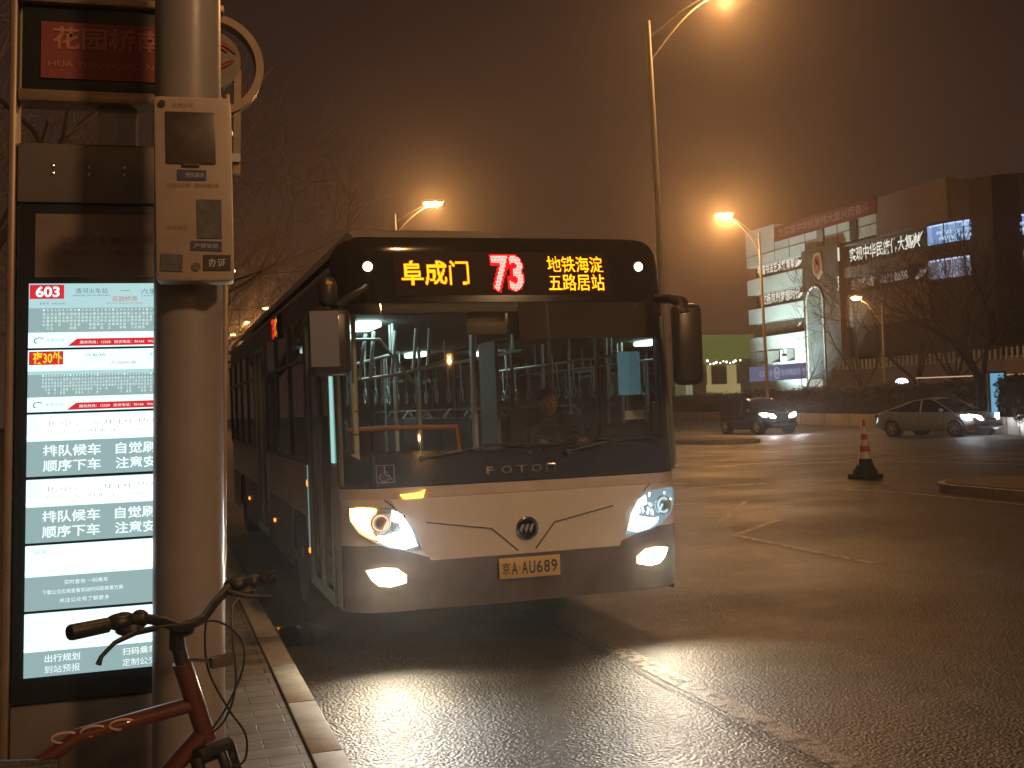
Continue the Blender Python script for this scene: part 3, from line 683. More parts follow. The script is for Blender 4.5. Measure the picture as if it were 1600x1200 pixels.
# ================================================================== LEFT FOREGROUND
# lamp column
LEANX = .029
def lean(x, z, x0=.05): return x+LEANX*(z-.15)
COLM = pbr('galvanised_paint', (.30, .27, .265), .42, var=.25, vscale=3, bump=.08, bscale=25, coat=.1, rvar=.1)
col = thing('lamp_column', 'thick grey metal lamp column on the pavement, in front of the lit stop sign', 'lamp post', (.05, 3.75, .15))
mb = MB(); mb.tube([(LEANX*z, 0, z) for z in [i*.35 for i in range(27)]], [.113-.0045*i*.35*1.0 for i in range(27)], 40)
mb.build('pole', COLM, col, smooth=50)
MB().lathe([(.2, 0), (.2, .02), (.13, .03), (.125, .3), (.113, .32)], (0, 0, 0), (0, 0, 1), 32).build('base_flange', COLM, col, smooth=35)
MB().tube([(.27, 0, 9.0), (.9, .1, 9.6), (2.2, .3, 9.9)], [.06, .05, .045], 12).build('arm', COLM, col, smooth=50)
hd = MB().box((2.5, .35, 9.9), (.7, .3, .14), bev=.05).build('lamp_head', COLM, col, smooth=40)
MB().box((2.5, .35, 9.82), (.5, .2, .03)).build('lamp_lens', emit('sodium_lens', (1, .52, .16), 12), col)
# white box strapped on the column
bx = thing('ticket_box', 'cream metal box with a dark window and worn stickers strapped to the lamp column', 'box', (.125, 3.57, 2.15))
BXM = pbr('box_enamel', (.42, .33, .26), .5, var=.15, vscale=9, bump=.04, bscale=60)
bl = radians(-1.6)
cas = MB().box((.0, .0, .275), (.222, .10, .55), bev=.012).build('casing', BXM, bx, smooth=35)
bx.rotation_euler = (0, radians(.8), radians(-5))
F0 = -.0525
MB().box((-.005, F0, .425), (.142, .006, .155), bev=.004).build('window', pbr('box_window', (.10, .08, .07), .35, var=.5, vscale=15), bx, smooth=30)
MB().box((-.005, F0-.002, .345), (.05, .008, .012), bev=.003).build('window_catch', MATS['box_window'], bx)
MB().lathe([(.010, 0), (.010, .004)], (-.085, F0, .525), (0, -1, 0), 14).build('lock', DARK, bx)
def sticker(x, z, w, h, mat, name='sticker', rz=0):
    return MB().box((x, F0, z), (w, .003, h), rot=Matrix.Rotation(rz, 3, 'Y')).build(name, mat, bx)
BLUE = pbr('sticker_blue', (.06, .08, .20), .5, var=.3, vscale=90); GREYS = pbr('sticker_grey', (.13, .13, .14), .5, var=.4, vscale=50)
sticker(-.003, .315, .082, .030, BLUE); sticker(.045, .185, .070, .115, GREYS); sticker(.035, .105, .088, .028, BLUE, rz=.03)
sticker(-.065, .055, .062, .050, GREYS, rz=.05); sticker(.065, .055, .078, .046, pbr('sticker_dark', (.06, .055, .055), .5, var=.3, vscale=70))
MB().lathe([(.014, 0), (.014, .002)], (.005, F0, .043), (0, -1, 0), 6).build('sticker', pbr('sticker_olive', (.12, .12, .07), .5), bx)
tx = MB(); bf = lambda a, b: Vector((a, F0-.0022, b))
put_text(tx, '公交站亭  报修电话', bf, -.075, .280, .15, .012); put_text(tx, '安全乘车', bf, -.075, .155, .06, .012)
put_text(tx, '北京公交', bf, -.055, .517, .06, .013)
tx.build('lettering', pbr('faded_print', (.28, .2, .16), .6), bx)
tx = MB(); put_text(tx, '便民服务', bf, -.022, .308, .055, .014); put_text(tx, '严禁张贴', bf, .0, .098, .07, .014); put_text(tx, '办证', bf, .04, .042, .05, .026, .02)
tx.build('sticker_print', pbr('pale_print', (.5, .48, .5), .6), bx)
for z in (.06, .5): MB().tube([(-.02+.118*cos(q)+.01, .185+.118*sin(q), z) for q in [2*pi*i/30 for i in range(30)]], .006, 5, closed=True).build('strap', STEEL, bx)

# bus stop sign (post frame, name board, lit route panels)
sg = thing('bus_stop_sign', 'tall bus stop sign with lit white route panels and a dark red name board', 'bus stop sign', (-.12, 4.25, .15))
def sp(x, y, z): return Vector((x+.12+.040*(z-1.9), y-4.25, z-.15))   # stands slightly out of plumb
def sbox(name, mat, x0, x1, y0, y1, z0, z1, parent=sg, bev=0):
    mb = MB().box(((x0+x1)/2, (y0+y1)/2, (z0+z1)/2), (x1-x0, y1-y0, z1-z0), bev=bev); mb.v = [tuple(sp(*v)) for v in mb.v]
    return mb.build(name, mat, parent, smooth=35 if bev else None)
SGD = pbr('sign_black', (.022, .028, .034), .35, var=.2); SGG = pbr('sign_grey', (.15, .13, .12), .5, var=.25, vscale=5, bump=.05)
SGF = pbr('sign_frame_alu', (.30, .22, .15), .4, metal=.3, var=.3)
X0, X1 = -.455, .222
sbox('screen_case', SGD, X0, X1, 4.22, 4.32, .80, 2.50, bev=.01)
sbox('top_cover', SGG, X0, X1, 4.21, 4.33, 2.50, 2.705, bev=.008)
sbox('base_cabinet', SGG, X0, X1, 4.22, 4.32, .16, .795, bev=.008)
sbox('side_post', SGF, X0-.028, X0-.003, 4.2, 4.34, .16, 3.42, bev=.008)
sbox('side_post', SGF, X1+.003, X1+.025, 4.2, 4.34, .16, 2.9, bev=.006)
sbox('strut', pbr('strut_grey', (.30, .30, .33), .5), -.20, -.07, 4.26, 4.30, 2.70, 2.90)
nb = sbox('name_board', SGD, X0+.01, X1-.01, 4.22, 4.30, 2.885, 3.185, bev=.008)
sbox('board_frame', SGF, X0, X1, 4.19, 4.32, 2.845, 2.885, nb, bev=.006); sbox('board_frame', SGF, X0, X1, 4.19, 4.32, 3.185, 3.215, nb, bev=.006)
sbox('red_panel', pbr('faded_red', (.24, .036, .028), .5, var=.25, vscale=12), -.385, .205, 4.212, 4.22, 2.93, 3.125, nb)
spf = lambda yy: (lambda a, b: sp(a, yy, b))
tx = MB(); put_text(tx, '花园桥南', spf(4.209), -.348, 3.03, .36, .08, .02); put_text(tx, 'HUA YUAN QIAO NAN', spf(4.209), -.36, 2.965, .40, .026, .005)
tx.build('name_lettering', pbr('faded_letter', (.42, .16, .13), .6), nb)
# round emblem over the sign
rg = MB(); cR = Vector((.225, 4.26, 3.01)); 
def ringp(r, n, yy=4.26): return [Vector((cR.x+.12+.0-.0+r*cos(q), yy-4.25, cR.z+r*sin(q)-.15)) for q in [2*pi*i/n for i in range(n)]]
ri, ro = ringp(.158, 48), ringp(.185, 48)
for yy_, a_ in ((-.03, 0), (.03, 1)): pass
V = [p+Vector((0, d, 0)) for d in (-.035, .035) for R_ in (ri, ro) for p in R_]; n = 48; F = []
for i in range(n):
    j = (i+1) % n; F += [(i, j, n+j, n+i), (2*n+i, 3*n+i, 3*n+j, 2*n+j), (i, 2*n+i, 2*n+j, j), (n+i, n+j, 3*n+j, 3*n+i)]
rg.add(V, F); rgo = rg.build('ring', SGF, sg, smooth=30)
di = MB().lathe([(.105, 0), (.105, .04)], Vector((cR.x+.12, .03, cR.z-.15+.02)), (0, -1, 0), 40).build('emblem_disc', pbr('disc_grey', (.25, .19, .15), .5, var=.3), sg, smooth=30)
sw_ = MB()
for k_, rr in ((0, .075), (1, .05)):
    a = [Vector((cR.x+.12+rr*1.25*cos(q), -.013, cR.z-.13+rr*sin(q)*(.9)+.012*k_)) for q in [radians(20+i*12) for i in range(14)]]
    sw_.tube(a, [.004+.009*sin(pi*i/13) for i in range(14)], 6, flat=.4)
sw_.tube([Vector((cR.x+.06, -.013, cR.z-.18)), Vector((cR.x+.13, -.013, cR.z-.165)), Vector((cR.x+.20, -.013, cR.z-.13))], [.008, .017, .008], 6, flat=.4)
sw_.build('emblem_swirl', pbr('swirl_red', (.30, .05, .04), .5), di)
sbox('emblem_bracket', SGF, .262, .287, 4.24, 4.28, 2.62, 3.0)
sbox('bracket_foot', pbr('sign_white_cap', (.5, .48, .45), .5), .238, .285, 4.22, 4.3, 2.66, 2.69)
for i in range(5):
    for z in (2.60, 2.625): MB().ball(tuple(sp(-.34+i*.115, 4.205, z-.0)), (.006, .004, .006), 8, 6).build('screw', pbr('screw_bright', (.8, .8, .75), .2, metal=.9), sg)
# dim notice on top
sbox('notice_panel', pbr('notice_paper', (.20, .15, .13), .5, var=.25, vscale=6), -.395, .185, 4.215, 4.22, 2.245, 2.462)
tx = MB(); put_text(tx, '公交线路服务信息', spf(4.213), -.32, 2.355, .42, .03); put_text(tx, 'PUBLIC TRANSPORT', spf(4.213), -.30, 2.32, .36, .014)
tx.build('notice_print', pbr('notice_ink', (.12, .07, .065), .6), sg)
LITA = emit('lit_white', (.72, 1, 1), 1.35); LITB = emit('lit_teal_grey', (.31, .45, .45), 1.0); LITC = emit('lit_hot_white', (.85, 1, 1), 1.7)
LRED = emit('lit_red', (.72, .028, .035), 1.0); LTXT = emit('lit_letter_white', (.85, 1, 1), 1.15); LINK = emit('lit_ink', (.13, .23, .25), .8); LINKR = emit('lit_red_ink', (.62, .16, .16), .9)
LYEL = emit('lit_yellow', (1, .80, .03), 1.0); LPALE = emit('lit_pale', (.52, .80, .82), .9)
XL, XR = -.412, .195
rows = [(2.003, 2.222), (1.785, 1.995), (1.567, 1.777), (1.343, 1.556), (1.115, 1.333), (.892, 1.104)]
def panel(i, lab):
    z0, z1 = rows[i]; return sbox('route_panel', LITA if i > 1 else LPALE, XL, XR, 4.208, 4.22, z0, z1)
def sheet(parent, name, mat, x0, x1, z0, z1, y=4.2065): return MB().quad(sp(x0, y, z0), sp(x1, y, z0), sp(x1, y, z1), sp(x0, y, z1)).build(name, mat, parent)
for i in range(6):
    z0, z1 = rows[i]; p = panel(i, ''); H = z1-z0
    ink = MB(); wt = MB(); rd = MB(); f1 = spf(4.2045); f2 = spf(4.2025)
    if i < 2:
        p['label'] = ['lit panel for route 603', 'lit panel for the night route'][i]
        sheet(p, 'header_strip', LITA, XL, XR, z0+.66*H, z1) if i else None
        sheet(p, 'stop_list', LITB, XL, XR, z0+.24*H, z0+(.615 if i == 0 else .60)*H)
        sheet(p, 'footer_strip', LITA, XL, XR, z0, z0+.235*H)
        b = sheet(p, 'number_block', LRED, XL+.003, XL+.112, z1-.24*H, z1-.02*H, 4.2055)
        if i == 0: put_text(wt, '603', f2, XL+.022, z1-.215*H, .076, .17*H, .03)
        else:
            yl = MB(); put_text(yl, '夜30外', f2, XL+.016, z1-.225*H, .092, .20*H, .02); yl.build('number_lettering', LYEL, b)
        # dense stop-name columns: real characters
        stops = ['清河火车站', '清河南镇', '马坊北站', '四拨子', '龙泽地铁', '回龙观东', '西三旗桥', '小营西路', '学清路北', '北沙滩东', '六道口南', '学院桥西', '蓟门桥北', '西土城路', '北太平庄', '明光桥南', '花园桥南', '航天桥北', '公主坟南', '莲花桥西', '六里桥东', '六里桥']
        n_ = 44 if i == 0 else 56
        for c_ in range(n_):
            nm = stops[(c_*7+i) % len(stops)]; x = XL+.045+c_*(.545/n_); k_ = random.choice([3, 4, 5, 5]); st = z0+(.555 if i == 0 else .555)*H
            for r_ in range(k_):
                put_text(wt, nm[r_ % len(nm)], f2, x, st-(r_+1)*.055*H, .0085 if i == 0 else .0062, .040*H)
            put_text(wt, str(c_ % 9+1), f2, x+.001, st+.012*H, .005, .03*H)
        rd.add([f1(XL+.125, z0+.02*H), f1(XR, z0+.02*H), f1(XR, z0+.135*H), f1(XL+.155, z0+.135*H)], [(0, 1, 2, 3)])
        put_text(wt, '服务热线：12328   投诉电话：96166   Web: www.bjbus.com', f2, XL+.165, z0+.045*H, .34, .055*H)
        put_text(ink, '北京公交', f1, XL+.055, z0+.09*H, .06, .05*H)
        ink.tube([f1(XL+.035+.016*cos(q), z0+.11*H+.010*sin(q)) for q in [radians(40+i_*25) for i_ in range(9)]], .0022, 4)
        if i == 0:
            put_text(ink, '清河火车站', f1, XL+.148, z1-.16*H, .105, .085*H); put_text(ink, 'QINGHE HUOCHEZHAN', f1, XL+.140, z1-.205*H, .12, .028*H)
            put_text(ink, '六里桥', f1, XL+.362, z1-.17*H, .08, .085*H); put_text(ink, 'LIULIQIAO', f1, XL+.366, z1-.215*H, .07, .028*H); put_text(ink, '—', f1, XL+.295, z1-.12*H, .03, .008*H)
            rx = MB(); put_text(rx, '花园桥南', f1, XL+.268, z1-.285*H, .082, .08*H); put_text(rx, 'HUAYUANQIAO NAN', f1, XL+.250, z1-.33*H, .118, .026*H); rx.build('stop_name', LINKR, p)
            put_text(ink, '首末车  5:30-22:00', f1, XL+.035, z1-.33*H, .08, .035*H)
        else:
            rx = MB(); put_text(rx, '花园桥南', f1, XL+.265, z1-.26*H, .085, .06*H); rx.build('stop_name', LINKR, p)
            put_text(ink, '马甸桥', f1, XL+.18, z1-.12*H, .07, .05*H); put_text(ink, '五路', f1, XL+.39, z1-.12*H, .05, .05*H)
        rdo = rd.build('footer_banner', LRED, p)
    elif i < 4:
        sheet(p, 'slogan_ground', LITB, XL, XR, z0, z0+.565*H); sheet(p, 'divider', LITC, XL, XR, z0+.60*H, z0+.64*H)
        sheet(p, 'glow_area', LITC, XL+.05, XR-.02, z0+.66*H, z1-.03*H)
        put_text(wt, '排队候车', f2, XL+.052, z0+.31*H, .185, .19*H, .02); put_text(wt, '自觉刷卡', f2, XL+.285, z0+.31*H, .182, .19*H, .02)
        put_text(wt, '顺序下车', f2, XL+.052, z0+.07*H, .185, .19*H, .02); put_text(wt, '注意安全', f2, XL+.285, z0+.07*H, .182, .19*H, .02)
        put_text(ink, '北京公交集团 热线 96166', f1, XL+.055, z1-.20*H, .52, .085*H); put_text(ink, '北京  文明乘车  www.bjbus.com', f1, XL+.055, z1-.33*H, .50, .075*H)
    else:
        sheet(p, 'message_ground', LITB if i == 4 else LITB, XL, XR, z0, z0+(.52 if i == 4 else .40)*H); sheet(p, 'divider', LITC, XL, XR, z0+(.56 if i == 4 else .43)*H, z0+(.59 if i == 4 else .455)*H)
        sheet(p, 'glow_area', LITC, XL+.07, XR-.02, z0+.63*H, z1-.03*H)
        if i == 4:
            put_text(wt, '实时查询 一码乘车', f2, XL+.125, z0+.38*H, .14, .07*H); put_text(wt, '下载公交应用查看到站时间和换乘方案', f2, XL+.055, z0+.24*H, .26, .07*H); put_text(wt, '关注公众号了解更多', f2, XL+.11, z0+.10*H, .16, .07*H)
            put_text(ink, '公交', f1, XL+.03, z1-.12*H, .04, .05*H)
        else:
            put_text(wt, '出行规划', f2, XL+.066, z0+.225*H, .112, .12*H, .01); put_text(wt, '到站预报', f2, XL+.066, z0+.05*H, .112, .12*H)
            put_text(wt, '扫码乘车', f2, XL+.315, z0+.225*H, .112, .12*H, .01); put_text(wt, '定制公交', f2, XL+.315, z0+.05*H, .112, .12*H)
    if wt.v: wt.build('white_lettering', LTXT, p)
    if ink.v: ink.build('print', LINK if i != 2 and i != 3 else emit('lit_ink_soft', (.45, .52, .52), .9), p)
    MB().quad(sp(XL-.004, 4.2075, z0-.007), sp(XR+.004, 4.2075, z0-.007), sp(XR+.004, 4.2075, z0-.002), sp(XL-.004, 4.2075, z0-.002)).build('panel_joint', SGD, p)

# ------------------------------------------------------------------ bicycle
bk = thing('bicycle', 'red mountain bicycle with black straight handlebar parked beside the lamp column', 'bicycle', (-.30, 2.99, .15))
bo = Vector((-.30, 2.99, .15))
def bt(name, mat, pts, r, n=12, parent=bk, **kk):
    return MB().tube([Vector(p)-bo for p in pts], r, n, **kk).build(name, mat, parent, smooth=50)
RED = pbr('bike_red', (.11, .028, .022), .4, coat=.5, var=.2, vscale=12); BLK = pbr('bike_black', (.018, .018, .018), .45, bump=.2, bscale=100)
HT, HB = Vector((.045, 2.985, 1.135)), Vector((.098, 3.005, .94))
CF = Vector((.215, 2.975, .485)); CRr = Vector((-.83, 2.94, .485)); BBk = Vector((-.41, 2.96, .45)); ST = Vector((-.50, 2.95, .85))
fr = MB()
fr.tube([HT-bo+Vector((-.003, 0, .01)), HB-bo], .024, 14)
fr.tube([HT+(HB-HT)*.5-bo, Vector((-.20, 2.97, 0.995))-bo, ST+Vector((0, 0, -.03))-bo], [.020, .019, .017], 14)
fr.tube([HT+(HB-HT)*.88-bo, BBk-bo], .023, 14); fr.tube([ST-bo, BBk-bo], .018, 12)
for s in (-1, 1):
    o_ = Vector((0, s*.055, 0)); fr.tube([BBk+o_*.5-bo, CRr+o_-bo], .010, 8); fr.tube([ST+o_*.3-bo, CRr+o_-bo], .008, 8)
fr = fr.build('frame', RED, bk, smooth=50)
# maker decal strokes on the top tube
dc = MB()
for j_ in range(3):
    x = -.10-.065*j_
    dc.tube([Vector((x+.03*cos(q), 2.975-.0165*1.15, 1.014+.012*sin(q)-.010*j_*.8)) - bo for q in [radians(40+i_*28) for i_ in range(9)]], .0028, 5)
dc.build('frame_decal', pbr('decal_silver', (.5, .33, .25), .4), fr)
fk = MB(); hv = Vector((.66, -.75, 0)); wv = Vector((.75, .66, 0))     # steering turned to the right
crown = HB+Vector((.012, 0, -.03))
fk.tube([crown-wv*.055-bo, crown+wv*.055-bo], .022, 10)
for s in (-1, 1): fk.tube([crown+wv*.055*s-bo, crown+wv*.055*s+(CF-crown)*.55-bo, CF+wv*.055*s-bo], [.017, .016, .011], 10)
fk.tube([HT-bo, HT-bo+Vector((-.01, 0, .05))], .018, 12)
bfk = fk.build('fork', BLK, bk, smooth=50)
MB().tube([crown+Vector((.02, -.02, .0))-bo, crown+Vector((.03, -.03, -.03))-bo, crown+Vector((.02, -.02, -.10))-bo], .014, 8).build('front_brake', BLK, bfk, smooth=50)
def bwheel(c, hd_, name='wheel'):
    w = MB(); R0 = .315; c_ = c-bo; pts = [c_+(hd_*cos(q)+Vector((0, 0, 1))*sin(q))*R0 for q in [2*pi*i/56 for i in range(56)]]
    w.tube(pts, .024, 10, closed=True); wo_ = w.build(name, RUBBER, bk, smooth=60)
    r_ = MB(); r_.tube([c_+(hd_*cos(q)+Vector((0, 0, 1))*sin(q))*(R0-.026) for q in [2*pi*i/56 for i in range(56)]], .011, 6, closed=True); r_.build('rim', STEEL, wo_, smooth=60)
    ax_ = hd_.cross(Vector((0, 0, 1))); sp_ = MB()
    for i in range(28):
        q = 2*pi*i/28; sp_.tube([c_+ax_*(.03 if i % 2 else -.03)+(hd_*cos(q+.5)+Vector((0, 0, 1))*sin(q+.5))*.02, c_+(hd_*cos(q)+Vector((0, 0, 1))*sin(q))*(R0-.03)], .0012, 4)
    sp_.build('spokes', STEEL, wo_)
    hb_ = MB(); hb_.tube([c_-ax_*.055, c_+ax_*.055], .018, 12); hb_.build('hub', BLK, wo_, smooth=50)
bwheel(CF, hv); bwheel(CRr, Vector((1, .03, 0)).normalized())
st_ = Vector((.062, 2.955, 1.235))
bt('stem', BLK, [HT+Vector((-.012, 0, .045)), HT+Vector((-.012, -.01, .085)), st_], [.021, .021, .019])
GL, GR = Vector((-.198, 2.742, 1.282)), Vector((.284, 3.166, 1.306))
hb = bt('handlebar', BLK, [(-.10, 2.80, 1.284), (-.045, 2.83, 1.286), (.0, 2.872, 1.268), (.03, 2.92, 1.243), (.062, 2.955, 1.238), (.095, 2.99, 1.245), (.125, 3.025, 1.275), (.165, 3.07, 1.306), (.20, 3.095, 1.312)], .0125, 12)
bt('grip', BLK, [GL, GL+Vector((.004, .003, 0)), (-.12, 2.79, 1.284)], [.0165, .0185, .0175], parent=hb); bt('grip', BLK, [(.205, 3.098, 1.312), GR], .018, parent=hb)
for c_, dx in (((-.095, 2.802, 1.287), -1), ((.185, 3.082, 1.312), 1)):
    q = MB(); cv = Vector(c_)-bo; q.ball(cv, (.032, .026, .020), 12, 8); q.ball(cv+Vector((.045, .03, -.002)), (.022, .018, .022), 10, 7); q.ball(cv+Vector((.01, .0, .012)), (.022, .016, .010), 10, 7)
    q.ball(cv+Vector((.02, -.005, -.02)), (.03, .016, .014), 10, 7)
    q.build('shifter', BLK, hb, smooth=60)
lv = Vector((-.06, 2.79, 1.262))
bt('brake_lever', BLK, [lv+Vector((.045, .03, .0)), lv, lv+Vector((-.045, -.045, -.012)), lv+Vector((-.072, -.07, -.035)), lv+Vector((-.078, -.078, -.05))], [.007, .008, .0055, .005, .007], 8, parent=hb)
bt('brake_lever', BLK, [(.16, 3.04, 1.30), (.20, 3.02, 1.29), (.27, 3.06, 1.275)], [.008, .0065, .006], 8, parent=hb)
bt('bell', BLK, [(.255, 3.13, 1.315), (.285, 3.12, 1.335)], [.014, .006], 8, parent=hb)
# reflector in front of the head tube
rf_ = MB().box(Vector((.135, 2.95, 1.145))-bo, (.06, .022, .030), rz=.5, bev=.006).build('reflector', pbr('reflector_dark', (.10, .085, .075), .2), bk, smooth=30)
MB().tube([Vector((.06, 2.975, 1.15))-bo, Vector((.12, 2.955, 1.145))-bo], .005, 6).build('reflector_bracket', STEEL, rf_)
def cable(pts):
    P = [Vector(p) for p in pts]; out = []
    for i in range(len(P)-1):
        p0, p1, p2, p3 = P[max(i-1, 0)], P[i], P[i+1], P[min(i+2, len(P)-1)]
        for t in [q/8 for q in range(8)]:
            out.append(.5*((2*p1)+(-p0+p2)*t+(2*p0-5*p1+4*p2-p3)*t*t+(-p0+3*p1-3*p2+p3)*t**3))
    return out+[P[-1]]
bt('brake_cable', BLK, cable([(-.05, 2.83, 1.262), (.05, 2.88, 1.255), (.13, 2.93, 1.245), (.185, 2.97, 1.19), (.19, 2.98, 1.12), (.15, 2.98, 1.03), (.11, 2.99, .97)]), .0028, 6)
bt('gear_cable', BLK, cable([(.16, 3.05, 1.295), (.12, 3.0, 1.28), (.10, 2.97, 1.22), (.105, 2.97, 1.12), (.15, 2.97, 1.02), (.19, 2.975, .95), (.185, 2.98, .885), (.15, 2.98, .875)]), .0028, 6)
bt('brake_cable', BLK, cable([(.20, 3.07, 1.285), (.17, 3.0, 1.27), (.165, 2.97, 1.20), (.17, 2.97, 1.08), (.14, 2.98, .99), (.09, 2.99, .95)]), .0028, 6)
bt('seat_post', BLK, [ST, ST+Vector((-.02, 0, .075))], .013)
sdl = MB().grid(lambda u, v: Vector((-.245-.28*u, 2.945, .925+.022*u))-bo+Vector((0, (.018+.062*u**2)*cos(pi*v*2), .026*sin(pi*v*2)+.004)), 12, 16); sdl.build('saddle', BLK, bk, smooth=70)
ck = MB(); ck.lathe([(.085, -.004), (.09, 0), (.085, .004)], BBk-bo+Vector((0, -.055, 0)), (0, 1, 0), 32); ck.tube([BBk-bo+Vector((0, -.07, 0)), BBk-bo+Vector((.14, -.075, -.09))], .011, 8); ck.tube([BBk-bo+Vector((0, .07, 0)), BBk-bo+Vector((-.14, .075, .09))], .011, 8)
ck = ck.build('crankset', STEEL, bk, smooth=40)
for s in (-1, 1): MB().box(BBk-bo+Vector((-.14*s, .115*s, .09*s)), (.09, .07, .022), bev=.006).build('pedal', BLK, ck)
ch = MB()
for s in (-1, 1): ch.tube([BBk-bo+Vector((0, -.055, s*.085)), CRr-bo+Vector((0, -.055, s*.035))], .004, 4)
ch.build('chain', STEEL, bk)
bt('kickstand', STEEL, [(-.70, 2.98, .45), (-.62, 3.10, .155)], .009)

# ================================================================== STREET LAMPS
POLE = pbr('lamp_pole_paint', (.34, .30, .26), .45, var=.2, vscale=2)
SOD = emit('sodium_bulb', (1, .55, .15), 22)
LCOL = (1, .47, .15)
def street_lamp(x, y, hx, hy, label, h=11.6, hz=12.05, power=3500, double=True, lcol=None, rad=.1, lean_=0.0, r=.11, group='sodium street lamps along the road', lit=True):
    t = thing('street_lamp', label, 'street lamp', (x, y, 0), group=group)
    t.rotation_euler = (0, lean_, 0)
    MB().tube([(0, 0, z) for z in (0, h*.26, h*.52, h*.78, h)], [r, r*.9, r*.8, r*.7, r*.55], 14).lathe([(r*1.8, 0), (r*1.8, .03), (r*1.15, .05), (r*1.1, .9), (r, .95)], (0, 0, 0), (0, 0, 1), 16).build('pole', POLE, t, smooth=40)
    d = Vector((hx-x, hy-y, 0)); 
    A = [Vector((0, 0, h-1.05))+d*u+Vector((0, 0, 1))*(hz-h+1.0)*sin(u*pi/2) for u in [i/10 for i in range(9)]]
    B = [Vector((0, 0, h-.45))+d*u+Vector((0, 0, 1))*(hz-h+.42)*sin(u*pi/2) for u in [i/10 for i in range(9)]]
    MB().tube(A, .03, 8).tube(B, .026, 8).build('arm', POLE, t, smooth=60)
    dn = d.normalized()
    def head(k):
        c = d*k+Vector((0, 0, hz-.0)); a = atan2(dn.y, dn.x)
        hh = MB().box(c+Vector((0, 0, .10)), (.75, .32, .14), rz=a, bev=.05).build('lamp_head', POLE, t, smooth=40)
        MB().ball(c+Vector((0, 0, 0)), (.30, .18, .14), 16, 10).build('bulb', SOD, hh, smooth=80)
        if lit: lamp('sodium_light', 'POINT', c+Vector((0, 0, -.26)), power*.31, lcol or LCOL, hh, radius=rad)
        return c
    head(1.0)
    if double: head(.82)
    return t
NEAR = street_lamp(12.69, 27.3, 14.66, 26.7, 'tall street lamp behind the bus, its glowing lamp cut off at the photo top', hz=12.25, lean_=radians(-.9), power=5600, double=False)
street_lamp(11.77, 56.9, 13.8, 56.3, 'street lamp with a double head seen above the middle of the bus roof')
L3 = street_lamp(32.92, 57.7, 30.9, 58.25, 'brightest street lamp left of the office building, its pole in front of the building edge', h=11.0, power=7000, double=True, lean_=radians(-.9))
MB().tube([(0, 0, 4.3), (.9, -.3, 4.35), (1.0, -.33, 4.1)], .03, 6).build('camera_arm', POLE, L3)
MB().box((1.0, -.33, 4.0), (.14, .3, .16), bev=.03).build('camera', DARK, L3)
street_lamp(37.5, 53.3, 36.2, 53.7, 'small street lamp glowing among bare branches in front of the building', h=6.4, hz=6.85, power=700, double=False, r=.07)
street_lamp(9.4, 114, 9.86+.6, 114, 'nearest of the three tiny lamps over the rear of the bus', power=2500, double=False)
street_lamp(8.8, 131, 9.95, 131, 'middle of the three tiny lamps over the rear of the bus', power=2500, double=False)
street_lamp(8.5, 151, 9.7, 151, 'farthest of the three tiny lamps, beside the lamp column edge', power=2500, double=False)
# lamps of the same row standing behind the photographer
street_lamp(11.0, -13, 9.1, -13, 'street lamp of the same row standing behind the photographer', power=21000, double=False, lcol=(1, .57, .27), rad=.8)
street_lamp(13.5, -42, 11.6, -42, 'second street lamp back along the row behind the photographer', double=False)
street_lamp(13.5, -74, 11.6, -74, 'third street lamp back along the row behind the photographer', double=False)
street_lamp(-4.0, -30, -1.8, -30, 'pavement street lamp far behind the photographer', double=False)
lamp('sodium_light', 'SPOT', (2.5, .35, 9.74), 700, LCOL, col, (0, 0, -1), radians(160), .5, .12)

# ================================================================== CONE
cn = thing('traffic_cone', 'tall orange and white striped traffic cone with a heavy black base on the wet road', 'traffic cone', (13.66, 20.2, 0))
def cr_(z): return .155*(1.19-z)/1.19+.028
MB().box((0, 0, .05), (.50, .50, .10), rz=.3, bev=.02).build('base', RUBBER, cn, smooth=35)
MB().lathe([(.25, .1), (.24, .16), (cr_(.24)+.03, .24), (cr_(.41), .41)], (0, 0, 0), n=28).build('base_collar', RUBBER, cn, smooth=40)
CO = pbr('cone_orange', (.55, .075, .02), .45, var=.25, vscale=15); CW = pbr('cone_reflective', (.75, .70, .62), .35, var=.2, vscale=12)
for z0, z1, m_ in ((.41, .55, CW), (.55, .67, CO), (.67, .79, CW), (.79, .91, CO), (.91, 1.06, CW), (1.06, 1.19, CO)):
    MB().lathe([(cr_(z0), z0), (cr_(z1), z1)], (0, 0, 0), n=28).build('cone_band', m_, cn, smooth=40)
MB().tube([(-.20, -.05, .28), (-.05, -.02, 1.17)], .012, 8).build('reflective_strip', pbr('strip_white', (.9, .88, .85), .3), cn)

